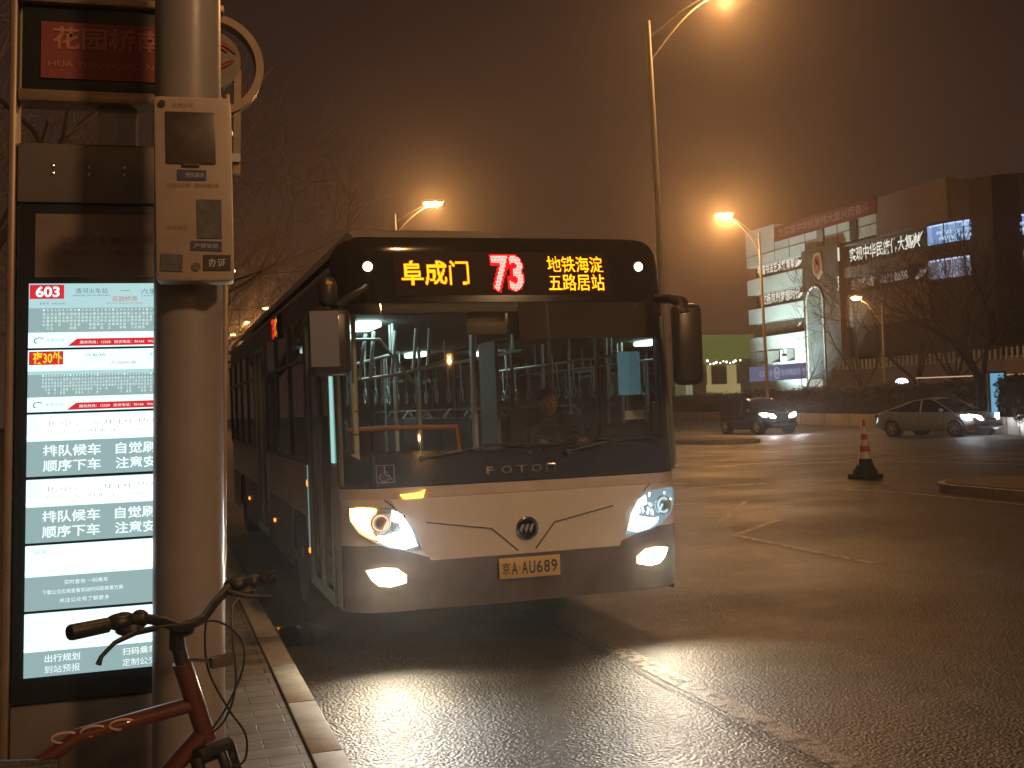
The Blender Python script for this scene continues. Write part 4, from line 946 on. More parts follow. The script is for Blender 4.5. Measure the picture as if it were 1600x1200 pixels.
# ================================================================== CARS
CARGLASS = pbr('car_glass', (.015, .016, .017), .06, spec=.8)
def car(label, loc, rz, paint, suv=False, group=None):
    t = thing('car', label, 'car', loc, rz, group)
    L_ = 4.65 if not suv else 4.5; H_ = 1.45 if not suv else 1.66; Wd = .90
    # stations along x (front +x): z_bottom, z_hood/belt, half width
    f = L_/2
    if not suv: roofp = [(-f*.86, .98), (-f*.62, 1.08), (-f*.28, 1.36), (0, H_), (f*.18, H_-.02), (f*.52, .98), (f*.62, .93)]
    else: roofp = [(-f*.97, 1.02), (-f*.86, 1.45), (-f*.5, 1.62), (0, H_), (f*.2, H_-.03), (f*.50, 1.10), (f*.60, 1.05)]
    belt = [(-f, .62), (-f*.97, .90), (-f*.8, .96), (0, .93), (f*.55, .92 if not suv else 1.02), (f*.85, .80 if not suv else .92), (f*.97, .66 if not suv else .78), (f, .50)]
    def ip(P, x):
        if x <= P[0][0]: return P[0][1]
        for (a, b), (c, d) in zip(P, P[1:]):
            if x <= c: return b+(d-b)*(x-a)/(c-a)
        return P[-1][1]
    def sm_(P, x): return sum(ip(P, x+d) for d in (-.3, -.2, -.1, 0, .1, .2, .3))/7
    def hw(x): 
        q = abs(x)/f; return Wd*(1-.22*q**5)
    def ring(x):
        w = hw(x); zb = ip(belt, x); z0 = .22 if abs(x) < f*.93 else .32
        return [(x, -w*.9, z0), (x, -w, z0+.12), (x, -w*1.0, zb*.72), (x, -w*.96, zb-.03), (x, -w*.86, zb+.01), (x, 0, zb+.05), (x, w*.86, zb+.01), (x, w*.96, zb-.03), (x, w, zb*.72), (x, w, z0+.12), (x, w*.9, z0)]
    n = 34; xs_ = [-f+2*f*i/n for i in range(n+1)]; V = [p for x in xs_ for p in ring(x)]; F = []
    for i in range(n):
        for k in range(10): F.append((i*11+k, i*11+k+1, (i+1)*11+k+1, (i+1)*11+k))
    F += [tuple(range(11)), tuple(range(n*11+10, n*11-1, -1))]
    MB().add(V, F).build('body', paint, t, smooth=45)
    # cabin
    xr = [roofp[0][0]+(roofp[-1][0]-roofp[0][0])*i/20 for i in range(21)]; V = []; F = []
    for x in xr:
        zr = sm_(roofp, x); zb = ip(belt, x)-.02; w = hw(x); wr = w*(.70 if zr > zb+.2 else .84)
        V += [(x, -w*.9, zb), (x, -wr-.02, zr-.05), (x, -wr*.85, zr), (x, 0, zr+.02), (x, wr*.85, zr), (x, wr+.02, zr-.05), (x, w*.9, zb)]
    for i in range(20):
        for k in range(6): F.append((i*7+k, i*7+k+1, (i+1)*7+k+1, (i+1)*7+k))
    F += [tuple(range(7)), tuple(range(20*7+6, 20*7-1, -1))]
    MB().add(V, F).build('windows', CARGLASS, t, smooth=40)
    # roof skin and pillars
    rf_ = MB(); x0, x1 = (-f*.36, f*.20) if not suv else (-f*.84, f*.24)
    def rr(u, v):
        x = x0+(x1-x0)*u; zr = sm_(roofp, x); w = hw(x)*.70; y_ = -w+2*w*v; return Vector((x, y_*1.02, zr+.03-.06*abs(2*v-1)**4))
    rf_.grid(rr, 12, 10); rf_.build('roof', paint, t, smooth=60)
    pm = MB()
    for s in (-1, 1):
        for xb, xt in ((roofp[-1][0]-.05, x1), (-.12, -.12), (roofp[0][0]+.1, x0)):
            pm.tube([(xb, s*hw(xb)*.91, ip(belt, xb)-.02), (xt, s*(hw(xt)*.70+.025), sm_(roofp, xt)-.03)], .03, 6)
        pm.tube([(x, s*(hw(x)*.70+.025), sm_(roofp, x)-.03) for x in [x0+(x1-x0)*i/8 for i in range(9)]], .022, 6)
    pm.build('pillars', paint, t, smooth=60)
    ds = MB()
    for s in (-1, 1):
        for x in (f*.42, -.12, -f*.45): ds.tube([(x, s*(hw(x)+.002), .35), (x, s*(hw(x)+.002), .66), (x, s*(hw(x)*.97+.002), .9)], .006, 4)
    ds.build('door_seams', DARK, t)
    for x in (-f*.05-.25, f*.35-.25):
        MB().box((x, -(Wd-.0), .80), (.18, .03, .03), bev=.01).build('door_handle', paint, t)
    ar = MB(); 
    for s in (-1, 1): ar.box((f*.40, s*(Wd+.06), 1.0 if not suv else 1.1), (.12, .17, .11), bev=.04)
    ar.build('wing_mirrors', paint, t, smooth=40)
    for sx in (-f*.60, f*.63):
        for s in (-1, 1):
            R = .33 if not suv else .37
            MB().lathe([(R+.06, -.2), (R+.06, .012)], (sx, s*(hw(sx)-.02), R+.02), (0, s, 0), 28).build('wheel_arch', DARK, t)
            w = MB().lathe([(R*.6, -.10), (R*.95, -.11), (R, -.08), (R, .08), (R*.95, .11), (R*.68, .11)], (sx, s*(hw(sx)-.07), R), (0, s, 0), 32).build('wheel', RUBBER, t, smooth=40)
            r_ = MB().lathe([(R*.70, .09), (R*.68, .115), (R*.62, .10), (R*.62, .03), (R*.1, .03)], (sx, s*(hw(sx)-.07), R), (0, s, 0), 28)
            for i in range(10):
                q = 2*pi*i/10+.2*(i % 2); r_.tube([(sx+.03*cos(q), s*(hw(sx)+.03), R+.03*sin(q)), (sx+R*.66*cos(q), s*(hw(sx)+.03), R+R*.66*sin(q))], .020, 5)
            r_.lathe([(.06, .06), (.06, .11), (0, .12)], (sx, s*(hw(sx)-.07), R), (0, s, 0), 14)
            r_.build('rim', pbr('alloy_rim', (.62, .63, .64), .3, metal=.7), w, smooth=40)
    zh = .66 if not suv else .82
    for s in (-1, 1):
        P = [(f*.98, s*.38, zh-.05), (f*.94, s*.60, zh-.07), (f*.84, s*.88, zh-.01), (f*.76, s*.93, zh+.13), (f*.86, s*.82, zh+.15), (f*.96, s*.50, zh+.09)]
        o_ = Vector((.035, s*.03, .01)); V = [Vector(p)+o_ for p in P]+[Vector(p)-o_*2 for p in P]
        h = MB().add(V, [tuple(range(6)), tuple(range(11, 5, -1))]+[(i, (i+1) % 6, 6+(i+1) % 6, 6+i) for i in range(6)]).build('headlight', emit('car_headlight', (.88, .95, 1), 35), t)
        lamp('headlight_beam', 'SPOT', (f+.08, s*.65, zh), 130, (.86, .93, 1), h, (1, 0, -.10), radians(80), .6, .06)
        MB().box((-f*.965, s*.66, .80 if not suv else .95), (.12, .36, .13), bev=.03).build('tail_light', pbr('tail_red', (.35, .02, .02), .3), t, smooth=40)
    MB().box((f*.985, 0, .42), (.08, 1.2, .16), bev=.03).box((f*.985, 0, .62), (.06, .7, .07), bev=.02).build('grille', DARK, t, smooth=40)
    MB().box((f+.02, 0, .45), (.02, .44, .14)).build('number_plate', pbr('blue_plate', (.02, .05, .2), .4), t)
    return t
PBLK = pbr('paint_black', (.014, .014, .015), .16, coat=.7); PSIL = pbr('paint_silver', (.27, .31, .36), .3, metal=.2, coat=.5); PDK = pbr('paint_dark_red', (.08, .02, .02), .25, coat=.5)
car('black hatchback with both headlights lit, driving on the far carriageway by the hedge', (26.9, 48.3, 0), radians(-87), PBLK, suv=True)
car('silver grey saloon with headlights lit, right of the traffic cone', (28.2, 36.9, 0), radians(-76), PSIL)
tc_ = car('dark car mostly hidden behind the silver saloon, one red tail light showing', (35.6, 42.6, 0), radians(53), PDK)
for o in [q for q in bpy.data.objects if q.parent == tc_]:
    if o.parent == tc_ and o.name.startswith('tail_light'): o.data.materials[0] = emit('tail_lit', (1, .01, .01), 6)
    if o.parent == tc_ and o.name.startswith('headlight'):
        o.data.materials[0] = DARK
        for c in [q for q in bpy.data.objects if q.parent == o]: bpy.data.objects.remove(c)

# ================================================================== BARRIER, HEDGE
bpts = [(22.5, 12), (25.8, 22), (28.7, 31.8), (30.55, 36.6), (33.0, 43), (35.7, 56.4), (39.6, 73), (43.2, 92.6), (45, 110)]
def offset_pts(P, d):
    out = []
    for i, p in enumerate(P):
        t = Vector(P[min(i+1, len(P)-1)])-Vector(P[max(i-1, 0)]); t.normalize(); out.append((p[0]+t.y*d, p[1]-t.x*d))
    return out
def wall_strip(P, w, z0, z1, seg=None):
    A, B = offset_pts(P, 0), offset_pts(P, w); mb = MB()
    for i in range(len(P)-1):
        a, b, c, d = A[i], A[i+1], B[i+1], B[i]
        mb.add([(*a, z0), (*b, z0), (*c, z0), (*d, z0), (*a, z1), (*b, z1), (*c, z1), (*d, z1)], [(3, 2, 1, 0), (4, 5, 6, 7), (0, 1, 5, 4), (1, 2, 6, 5), (2, 3, 7, 6), (3, 0, 4, 7)])
    return mb
o = wall_strip(bpts, .35, 0, .62).build('retaining_wall', pbr('wall_concrete', (.42, .38, .34), .75, var=.35, vscale=.8, bump=.2, bscale=12))
o['label'] = 'low pale concrete wall running along the far carriageway under the hedge'; o['category'] = 'wall'
jt = MB()
for i in range(len(bpts)-1):
    for k_ in range(4):
        u = k_/4; a = Vector(bpts[i]).lerp(Vector(bpts[i+1]), u); jt.box((a.x-.004, a.y, .31), (.03, .03, .63))
jt.build('wall_joint', DARK, o)
hg = thing('hedge', 'long dark clipped hedge behind the low concrete wall', 'hedge', (35, 56, 0))
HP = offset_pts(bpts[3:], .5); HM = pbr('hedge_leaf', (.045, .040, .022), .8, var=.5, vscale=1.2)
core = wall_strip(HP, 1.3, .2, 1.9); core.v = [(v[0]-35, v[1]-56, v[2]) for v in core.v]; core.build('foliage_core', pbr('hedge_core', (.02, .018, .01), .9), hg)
lf = MB()
for _ in range(26000):
    u = random.random()**1.3*(len(HP)-1); i = int(u); a = Vector(HP[i]).lerp(Vector(HP[i+1]), u-i); d = (Vector(HP[i+1])-Vector(HP[i])).normalized(); nn = Vector((d.y, -d.x))
    if random.random() < .62: w = -.05+random.gauss(0, .07); z = random.uniform(.3, 2.0)
    else: w = random.uniform(-.1, 1.3); z = 1.95+random.gauss(0, .09)+.08*sin(u*9)+.05*sin(u*31)
    c = Vector((a.x+nn.x*w-35, a.y+nn.y*w-56, z)); s = random.uniform(.05, .12); q1 = Vector((random.gauss(0, 1), random.gauss(0, 1), random.gauss(0, 1))).normalized(); q2 = q1.orthogonal().normalized()
    lf.quad(c-q1*s, c+q2*s*.5, c+q1*s, c-q2*s*.5)
lf.build('foliage', HM, hg)
sb_ = thing('shrub', 'dark rounded shrub behind the wall at the right edge, beside the blue poster box', 'shrub', (30.1, 33.9, 0))
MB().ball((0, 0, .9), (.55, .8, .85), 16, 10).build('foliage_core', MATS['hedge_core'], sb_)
lf = MB()
for _ in range(3500):
    q1 = Vector((random.gauss(0, 1), random.gauss(0, 1), random.gauss(0, 1))).normalized(); c = Vector((q1.x*.62, q1.y*.9, .95+q1.z*.95))*random.uniform(.92, 1.08); s_ = random.uniform(.03, .08); q2 = Vector((random.gauss(0, 1), random.gauss(0, 1), random.gauss(0, 1))).normalized(); q3 = q2.orthogonal().normalized()
    if c.z > .1: lf.quad(c-q2*s_, c+q3*s_*.5, c+q2*s_, c-q3*s_*.5)
lf.build('foliage', HM, sb_)

# ================================================================== OFFICE BUILDING
ofc = thing('office_building', 'five storey white banded office block with lit slogans and a curved glowing blue corner window', 'building', (49.3, 75, 0))
OB = Vector((49.3, 75, 0))
LEANB = -.020
def bl_(v): return (v[0]-OB.x, v[1]-OB.y, v[2])
def fb(name, mat, y0, y1, z0, z1, x0=0, dep=.3, parent=ofc, **k):
    mb = MB().box((49.3+x0+dep/2, (y0+y1)/2, (z0+z1)/2), (dep, y1-y0, z1-z0)); mb.v = [bl_(v) for v in mb.v]; return mb.build(name, mat, parent, **k)
SLAB = pbr('facade_panel', (.42, .47, .44), .6, var=.18, vscale=.5, bump=.05, bscale=3); RECESS = pbr('facade_recess', (.05, .04, .035), .5, var=.3, vscale=.6)
SLABW = pbr('facade_warm', (.17, .135, .11), .7, var=.25, vscale=.5); BROWN = pbr('facade_brown', (.05, .036, .029), .7, var=.3, vscale=.4)
fb('core', RECESS, 59.5, 89.2, 0, 15.0, .9, 20)
for (z0, z1) in ((12.85, 14.5), (10.45, 11.75), (7.95, 9.2), (5.55, 6.75)): fb('facade_band', SLAB, 79.7, 89.2, z0, z1, 0, .9)
fb('facade_band', SLAB, 84.4, 89.2, 14.5, 15.95, 0, .9); fb('facade_band', SLAB, 70.3, 79.7, 12.95, 14.45, 0, .9)
fb('facade_band', SLABW, 62.6, 70.3, 12.75, 15.5, .0, .9)
fb('ground_floor_wall', SLAB, 79.9, 89.2, 0, 3.0, 0, .9)
for y0, y1 in ((79.9, 81.9), (83.2, 84.2), (85.6, 86.5), (88.0, 89.2)): fb('window_pier', SLAB, y0, y1, 4.35, 5.5, 0, .9)
fb('window_sill', SLAB, 80.0, 89.2, 4.28, 4.5, -.03, .9); 
wn = MB()
for yy in (82.55, 84.9, 87.25): wn.box((50.0, yy, 4.92), (.1, 1.2, 1.1))
wn.v = [bl_(v) for v in wn.v]; wn.build('window', CARGLASS, ofc)
# seams in the top band
sm = MB()
for yy in (72.7, 75.2, 77.4, 79.7, 82.1, 84.4, 86.8): sm.box((49.29, yy, 13.9), (.02, .07, 2.0))
sm.box((49.29, 79.7, 13.75), (.02, 19, .05)); sm.v = [bl_(v) for v in sm.v]; sm.build('panel_seam', RECESS, ofc)
for yy, m_ in ((77.4, SLABW), (73.0, BROWN)): fb('pilaster', m_, yy-.45, yy+.45, 12.95, 14.4, -.12, .5)
# facade strip between bands right part
for (z0, z1) in ((10.3, 11.05), (12.6, 12.75)): fb('facade_band', SLABW, 64.8, 74.6, z0, z1, 0, .9)
fb('facade_band', SLABW, 64.8, 74.6, 6.6, 9.0, 0.1, .9); fb('facade_band', BROWN, 59.5, 74.6, 4.4, 6.6, .3, .9)
fb('lower_wall', SLABW, 52, 74.8, 0, 3.6, -1.2, 1.8); 
# bright louvre of ground storey
lv_ = MB()
for i in range(46): lv_.box((48.05, 53+i*.47, 3.75), (.1, .14, .7))
lv_.v = [bl_(v) for v in lv_.v]; lv_.build('parapet_railing', SLAB, ofc)
# dark centre block with shield and arch
fb('centre_block', pbr('stone_dark', (.060, .048, .038), .5, var=.3, vscale=.7), 74.7, 79.75, 0, 13.0, -.35, 1.2)
ac_ = MB(); P = [(76.9, 2.4), (76.9, 8.9)]+[(78.05-1.15*cos(radians(a)), 8.9+1.15*sin(radians(a))) for a in range(10, 180, 12)]+[(79.2, 8.9), (79.2, 2.4)]
ac_.tube([(48.90, y_, z_) for y_, z_ in P], .09, 6); ac_.v = [bl_(v) for v in ac_.v]; arch_o = ac_.build('arch_frame', pbr('arch_pale', (.50, .48, .42), .5), ofc)
ag = MB().add([(48.93, y_, z_) for y_, z_ in P], [tuple(range(len(P)))]); ag.v = [bl_(v) for v in ag.v]; ag.build('arch_glass', pbr('arch_tile', (.17, .19, .26), .3, var=.5, vscale=1.2), arch_o)
lt = MB()
for i in range(24):
    for j in range(6):
        y_ = 77.05+j*.38+(.19 if i % 2 else 0); z_ = 2.7+i*.30
        if y_ > 79.1: continue
        lt.tube([(48.88, y_-.15, z_), (48.88, y_, z_+.13), (48.88, y_+.15, z_), (48.88, y_, z_-.13)], .02, 4, closed=True)
lt.v = [bl_(v) for v in lt.v]; lt.build('arch_lattice', pbr('lattice_green', (.20, .30, .08), .5), arch_o)
sh = MB(); SP = [(0, -1.0), (.62, -.45), (.62, .35), (.45, .95), (0, 1.05), (-.45, .95), (-.62, .35), (-.62, -.45)]
V = [(48.80, 77.35+a, 11.55+b) for a, b in SP]+[(48.95, 77.35+a, 11.55+b) for a, b in SP]; F = [tuple(range(8)), tuple(range(15, 7, -1))]+[(i, (i+1) % 8, 8+(i+1) % 8, 8+i) for i in range(8)]
sh.add(V, F); sh.v = [bl_(v) for v in sh.v]; sho = sh.build('shield', pbr('shield_gold', (.45, .32, .16), .4, metal=.3), ofc)
V = [(48.78, 77.35+a*.72, 11.6+b*.74) for a, b in SP]; s2 = MB().add(V, [tuple(range(8))]); s2.tube([(48.76, 77.6, 11.1), (48.76, 77.2, 11.6), (48.76, 77.5, 12.1)], .07, 5); s2.v = [bl_(v) for v in s2.v]; s2.build('shield_field', pbr('shield_red', (.20, .04, .03), .5), sho)
# curved corner: bands as arcs
RC = 6.2
def arc(name, mat, z0, z1, a0, a1, x0=0, n=20, parent=ofc):
    mb = MB()
    def fn(u, v): 
        a = radians(a0+(a1-a0)*u); return Vector((49.3+x0+RC*(1-cos(a)), 64.8-(RC-x0)*sin(a), z0+(z1-z0)*v))
    mb.grid(fn, n, 1); mb.v = [bl_(v) for v in mb.v]; return mb.build(name, mat, parent)
arc('corner_wall', BROWN, 12.6, 15.2, 0, 90); arc('corner_wall', BROWN, 10.3, 11.3, 0, 90); arc('corner_wall', BROWN, 0, 9.0, 0, 90)
arc('corner_wall', BROWN, 8.9, 12.7, 80, 90)
def winmat(name, base, streak):
    m = newmat(name); N = m.node_tree.nodes; L = m.node_tree.links; o = N.new('ShaderNodeOutputMaterial'); e = N.new('ShaderNodeEmission'); t = N.new('ShaderNodeTexCoord')
    mp = N.new('ShaderNodeMapping'); mp.inputs['Scale'].default_value = (1.6, 1.6, .5); n_ = N.new('ShaderNodeTexNoise'); n_.inputs['Scale'].default_value = 1.0; n_.inputs['Detail'].default_value = 5
    L.new(t.outputs['Object'], mp.inputs[0]); L.new(mp.outputs[0], n_.inputs[0]); r = N.new('ShaderNodeValToRGB'); L.new(n_.outputs[0], r.inputs[0])
    r.color_ramp.elements[0].position = .42; r.color_ramp.elements[1].position = .56; r.color_ramp.elements[0].color = (*streak, 1); r.color_ramp.elements[1].color = (*base, 1)
    L.new(r.outputs[0], e.inputs[0]); e.inputs[1].default_value = 1.0; L.new(e.outputs[0], o.inputs[0]); return m
w1 = arc('corner_window', winmat('window_blue', (.30, .50, .80), (.16, .30, .58)), 11.3, 12.6, 0, 80, .05)
w2 = arc('corner_window', winmat('window_grey', (.26, .28, .36), (.12, .11, .13)), 9.0, 10.3, 0, 80, .05)
arc('lit_head', emit('window_tube', (.55, .65, 1), 1.3), 12.48, 12.58, 2, 78, .03, parent=w1); arc('lit_head', emit('window_tube', (.55, .65, 1), 1.3), 10.18, 10.28, 2, 78, .03, parent=w2)
mu_ = MB()
for z0, z1 in ((11.3, 12.6), (9.0, 10.3)):
    for a in (0, 14, 27, 38, 48, 57, 65, 72):
        r_ = radians(a); mu_.box((49.3+RC*(1-cos(r_)), 64.8-RC*sin(r_), (z0+z1)/2), (.05, .06, z1-z0))
    if z0 > 11: mu_.tube([(49.28+RC*(1-cos(radians(a))), 64.8-RC*sin(radians(a)), 11.9) for a in range(38, 74, 4)], .02, 4)
mu_.v = [bl_(v) for v in mu_.v]; mu_.build('mullions', RECESS, ofc)
wt_ = MB()
def arcf(a, b): r_ = radians(a); return Vector((49.3-.02+RC*(1-cos(r_)), 64.8-RC*sin(r_)-.02, b)) - OB
for txt, a0, w_, z in (('影视表演', 26, 20, 12.22), ('播音主持  空中乘务', 8, 56, 11.88), ('舞蹈 音乐 美术设计', 10, 52, 11.5)):
    vs, fs = glyphs(txt, .01); wt_.add([arcf(a0+v[0]*w_, z+v[1]*.24) for v in vs], fs)
wt_.build('window_lettering', emit('window_text', (.6, .75, 1), 1.2), w1)
# end wall
mb = MB().box((62, 58.75, 7.5), (13, .3, 15.1)); mb.v = [bl_(v) for v in mb.v]; mb.build('end_wall', BROWN, ofc)
mb = MB()
for r_ in range(4):
    for c_ in range(3): mb.box((58+c_*3.2, 58.58, 3.4+r_*3.1), (2.0, .06, 1.5))
mb.v = [bl_(v) for v in mb.v]; mb.build('end_windows', CARGLASS, ofc)
# slogans
LETW = emit('slogan_white', (.85, .85, .72), 1.05); LETD = emit('slogan_dim', (.42, .36, .24), .35)
def slogan(body, y0, y1, z0, z1, mat, name='slogan_lettering', x=49.22, bold=.02):
    mb = MB(); put_text(mb, body, lambda a, b: Vector((x, y1-a, z0+b))-OB, 0, 0, y1-y0, z1-z0, bold); return mb.build(name, mat, ofc)
slogan('中国书法艺术教育事业', 80.6, 87.2, 11.95, 12.75, LETW); slogan('宏扬京剧梦想时代', 80.6, 86.7, 9.4, 10.3, LETW); slogan('培养德艺双馨人才', 81.6, 86.5, 7.05, 7.8, LETD)
slogan('实现中华民族伟大复兴', 65.4, 73.6, 11.35, 12.4, LETW); slogan('咨询热线：8812 8658', 66.9, 73.7, 9.3, 10.1, emit('slogan_mid', (.62, .52, .44), .45))
slogan('WELCOME TO OUR SCHOOL OF ARTS', 66.2, 73.2, 12.66, 12.76, LETD, bold=0)
rb = fb('red_banner', pbr('banner_red', (.14, .022, .02), .6, var=.2), 70.2, 84.2, 14.42, 15.62, -.1, .12)
mb = MB(); put_text(mb, '为实现中华民族伟大复兴而奋斗', lambda a, b: Vector((49.17, 83.5-a, 14.68+b))-OB, 0, 0, 12.6, .72, .01); mb.build('banner_lettering', pbr('banner_letter', (.34, .22, .18), .6), rb)
bb_ = fb('blue_banner', emit('banner_blue', (.115, .125, .24), .9), 79.9, 89.3, 3.02, 4.26, -.1, .12)
mb = MB(); put_text(mb, '北京艺术', lambda a, b: Vector((49.17, 87.6-a, 3.35+b))-OB, 0, 0, 2.3, .55, .01); put_text(mb, '影视舞蹈学校', lambda a, b: Vector((49.17, 83.9-a, 3.35+b))-OB, 0, 0, 3.6, .55, .01)
mb.tube([Vector((49.17, 84.6+.38*cos(q), 3.62+.45*sin(q)))-OB for q in [2*pi*i/20 for i in range(20)]], .06, 5, closed=True)
mb.tube([Vector((49.17, 84.8, 3.75))-OB, Vector((49.17, 84.6, 3.5))-OB, Vector((49.17, 84.4, 3.7))-OB], .06, 5)
mb.build('banner_print', emit('banner_print', (.42, .44, .58), .8), bb_)
# feather-like light shapes at slogan ends
def dove(y, z, s, mat):
    P = [(0, 0), (.9, .25), (1.4, .9), (.85, .6), (.55, .75), (.3, .45), (-.3, .12)]
    mb = MB().add([Vector((49.2, y-a*s, z+b*s))-OB for a, b in P], [tuple(range(len(P)))]); mb.build('dove_mark', mat, ofc)
dove(81.0, 11.95, .75, LETW); dove(80.9, 9.45, .6, LETW); dove(81.1, 7.2, .45, LETW); dove(66.4, 11.5, 1.0, LETW); dove(65.9, 9.2, .9, emit('slogan_mid', (.62, .52, .44), .45))
for y_, z_, h_ in ((74.85, 9.4, 1.1), (74.65, 11.6, 1.0)): fb('edge_light', LETW, y_-.12, y_+.05, z_, z_+h_, -.38, .05)
gl_ = MB().box((48.6, 78, 2.55), (.1, 2.0, .7)); gl_.v = [bl_(v) for v in gl_.v]; gl_.build('entrance_sign', emit('entrance_light', (.7, .75, .65), .7), ofc)
ofc.rotation_euler = (0, 0, 0)
# floodlights at the foot of the facade wash the left bands
for yy in (81, 84.5, 88):
    lamp('facade_flood', 'SPOT', (-6.2, yy-75, 1.6), 15000, (.80, 1, .95), ofc, (6.2, 0, 8.5), radians(110), .8, .3)

# low green building
gb = thing('green_shop', 'low green fronted shop with lit yellow entrance left of the office block', 'shop', (49, 94.6, 0))
def gbx(name, mat, x0, x1, y0, y1, z0, z1, parent=gb): return MB().box(((x0+x1)/2-49, (y0+y1)/2-94.6, (z0+z1)/2), (x1-x0, y1-y0, z1-z0)).build(name, mat, parent)
gbx('wall', pbr('shop_wall', (.16, .17, .09), .7, var=.2, vscale=.7), 42, 52.5, 94.4, 104, 0, 5.2)
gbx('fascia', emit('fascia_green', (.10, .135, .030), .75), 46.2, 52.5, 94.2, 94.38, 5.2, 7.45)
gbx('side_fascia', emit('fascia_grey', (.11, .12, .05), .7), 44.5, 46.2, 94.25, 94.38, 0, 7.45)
gbx('roof', RECESS, 42, 52.5, 94.4, 104, 7.3, 7.5)
gbx('entrance', emit('entrance_yellow', (.52, .42, .17), .6), 47.6, 51.0, 94.3, 94.38, .5, 2.95)
gbx('glazing', pbr('shop_glazing', (.05, .06, .06), .2), 48.1, 49.6, 94.2, 94.36, 2.95, 4.6)
gbx('entrance_jamb', emit('entrance_yellow', (.52, .42, .17), .6), 47.7, 48.05, 94.22, 94.36, 2.95, 4.7); gbx('entrance_jamb', emit('entrance_yellow', (.52, .42, .17), .6), 49.7, 50.6, 94.22, 94.36, 2.95, 4.7)
mb = MB()
for i in range(11): mb.ball((47.6-49+i*.33+random.uniform(-.1, .1), -.5, 4.85+random.uniform(-.15, .25)), random.uniform(.05, .11), 8, 6)
mb.build('bulbs', emit('shop_bulbs', (1, .95, .75), 5), gb)
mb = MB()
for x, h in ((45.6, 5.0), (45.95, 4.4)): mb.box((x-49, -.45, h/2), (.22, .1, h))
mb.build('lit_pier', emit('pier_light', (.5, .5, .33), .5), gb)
wc = thing('yellow_kiosk', 'pale yellow lit kiosk wall seen under the right bus mirror', 'kiosk', (43.6, 96, 0))
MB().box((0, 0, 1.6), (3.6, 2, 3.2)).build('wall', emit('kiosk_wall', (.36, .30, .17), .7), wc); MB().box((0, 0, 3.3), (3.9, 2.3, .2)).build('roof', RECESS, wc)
MB().box((-.6, -1.02, 1.5), (.8, .05, 2.2)).box((.9, -1.02, 2.0), (1.1, .05, .9)).build('window', CARGLASS, wc)

# bus shelter / poster lightbox far right
bxp = thing('poster_lightbox', 'tall blue lit poster box beside a bare trunk at the far right', 'poster box', (31.3, 37.3, 0), rz=-.5)
MB().box((0, 0, 1.3), (.7, .2, 2.2), bev=.03).build('case', DARK, bxp, smooth=30)
MB().box((0, -.11, 1.4), (.5, .02, 1.8)).build('poster', emit('poster_blue', (.16, .42, .62), .9), bxp)
shp = thing('bus_shelter', 'lit bus shelter with a thin bright roof edge behind the hedge at far right', 'bus shelter', (38.5, 45, 0))
MB().box((-1.6, 1.0, 2.35), (5.2, .6, .10), rz=-.35).build('roof', DARK, shp); MB().box((-1.6, .65, 2.33), (5.2, .04, .05), rz=-.35).build('roof_edge_light', emit('roof_edge', (1, .62, .35), .7), shp)
MB().box((-3.6, 2, 1.15), (.08, .08, 2.3)).box((.5, 0, 1.15), (.08, .08, 2.3)).build('post', STEEL, shp)
mb = MB()
for i in range(5): mb.box((-.95+i*.32, .5-.1*i, 1.5), (.2, .05, 1.2))
mb.build('timetable', winmat('timetable_glow', (.34, .42, .62), (.06, .07, .12)), shp)
wl = thing('white_globe_lamp', 'small white globe light just above the hedge, beside a tree trunk', 'lamp', (44.5, 61.5, 0))
MB().tube([(0, 0, 0), (0, 0, 2.15)], .05, 8).build('post', POLE, wl); MB().ball((0, 0, 2.3), (.42, .3, .24), 16, 10).build('globe', emit('white_globe', (.85, .9, 1), 5), wl, smooth=80)

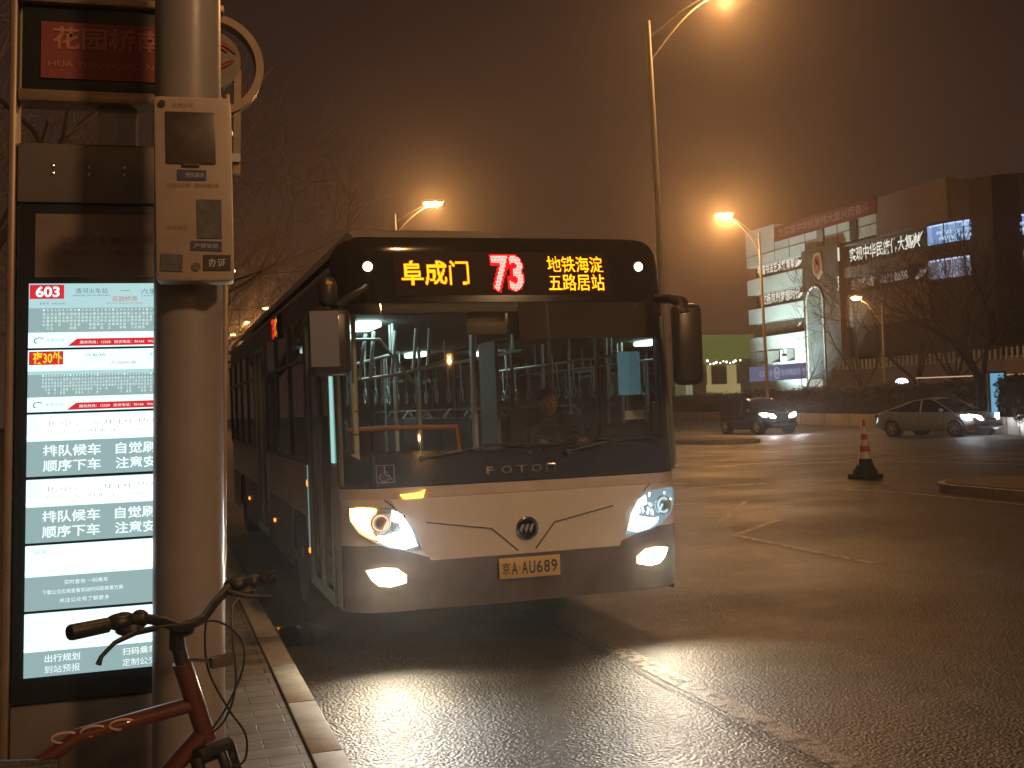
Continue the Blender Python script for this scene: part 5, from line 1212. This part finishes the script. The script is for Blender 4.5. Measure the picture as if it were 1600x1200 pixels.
# ================================================================== TREES
SBARK = pbr('silhouette_bark', (.04, .028, .02), .9, var=.4, vscale=6); BARK = pbr('bark', (.10, .075, .05), .85, var=.4, vscale=6, bump=.5, bscale=25); TWIG = pbr('twig', (.36, .24, .14), .8)  # first bark: silhouette darkness put into the colour of the right-hand trees
def tree(label, loc, h, spread, seed, forks=5, r=.16, trunk_h=.22, name='bare_tree', group='bare winter trees', dens=1.0, tmin=.009, bark=None, maxlev=5):
    rnd = random.Random(seed); t = thing(name, label, 'tree', loc, group=group)
    tr = MB(); tw = MB(); lb = MB()
    def grow(p, d, L_, rad, lev):
        n = 4; pts = [p]; rs = [rad]; dd = d.copy()
        for i in range(n):
            dd = (dd+Vector((rnd.gauss(0, .14), rnd.gauss(0, .14), rnd.gauss(0, .10)+.05))).normalized(); pts.append(pts[-1]+dd*L_/n); rs.append(rad*(1-.42*(i+1)/n))
        (tr if lev == 0 else lb if lev < 3 else tw).tube(pts, rs, 9 if lev == 0 else 6 if lev < 3 else 3, caps=lev < 2)
        if lev >= maxlev or (lev == 4 and rnd.random() > dens): return
        k = forks if lev == 0 else rnd.choice([2, 3, 3] if lev < 3 else [2, 3, 4])
        for j in range(k):
            q = pts[-1] if lev == 0 or j < 2 else pts[rnd.choice([2, 3])]
            a = 2*pi*(j+rnd.random()*.6)/k; sp_ = spread*rnd.uniform(.6, 1.15)
            o = dd.orthogonal().normalized(); o2 = dd.cross(o); nd = (dd+(o*cos(a)+o2*sin(a))*sp_).normalized()
            grow(q, nd, L_*rnd.uniform(.62, .85) if lev else h*(1-trunk_h)*rnd.uniform(.30, .38), max(rs[-1]*rnd.uniform(.6, .8), tmin), lev+1)
    grow(Vector((0, 0, 0)), Vector((rnd.uniform(-.06, .06), rnd.uniform(-.06, .06), 1)).normalized(), h*trunk_h, r, 0)
    tr.build('trunk', bark or BARK, t, smooth=60); lb.build('limb', bark or BARK, t, smooth=60); tw.build('crown', bark or TWIG, t)
    return t
tree('bare tree left of the white globe light, forking low above the hedge', (40.9, 60.6, 0), 11, .75, 11, 5, .18, .17, bark=SBARK, tmin=.014)
tree('bare tree directly behind the white globe light, in front of the facade', (44.6, 60.2, 0), 12, .66, 12, 5, .26, .18, bark=SBARK, tmin=.014)
tree('bare tree between the globe light and the blue poster box', (46.3, 59.0, 0), 12, .7, 13, 5, .26, .18, bark=SBARK, tmin=.014)
tree('large bare tree standing over the blue poster box at far right', (31.9, 38.9, 0), 8.0, .68, 14, 5, .26, .24, bark=SBARK, tmin=.012)
tree('small bare tree at the foot of the arch on the facade', (45.5, 76, 0), 8.0, .75, 15, 5, .12, .2)
tree('dark bare tree at the right edge of the photo behind the hedge', (39.0, 42.0, 0), 10, .7, 17, 5, .2, .3, bark=SBARK, tmin=.012)
tree('bare street tree lit orange, its crown showing between the lamp column and the bus roof', (-.1, 27, 0), 9.5, .85, 21, 7, .2, .26, tmin=.009, maxlev=6)
tree('bare street tree farther along the pavement, hidden lower by the bus', (-.8, 42, 0), 10, .8, 22, 7, .2, .26, tmin=.012, maxlev=6)
tree('bare street tree over the pavement whose thin upper twigs reach above the bus', (-2.4, 15.5, 0), 11.5, .85, 25, 5, .2, .3)

# ================================================================== HAZE
hz = MB().box((25, 70, 14), (170, 210, 30)).build('haze', None, kind='stuff')
m = newmat('night_haze'); pv = m.node_tree.nodes.new('ShaderNodeVolumePrincipled'); oo = m.node_tree.nodes.new('ShaderNodeOutputMaterial')
pv.inputs['Color'].default_value = (.88, .80, .74, 1); pv.inputs['Density'].default_value = .0023; pv.inputs['Anisotropy'].default_value = .88
m.node_tree.links.new(pv.outputs[0], oo.inputs['Volume']); hz.data.materials.append(m)
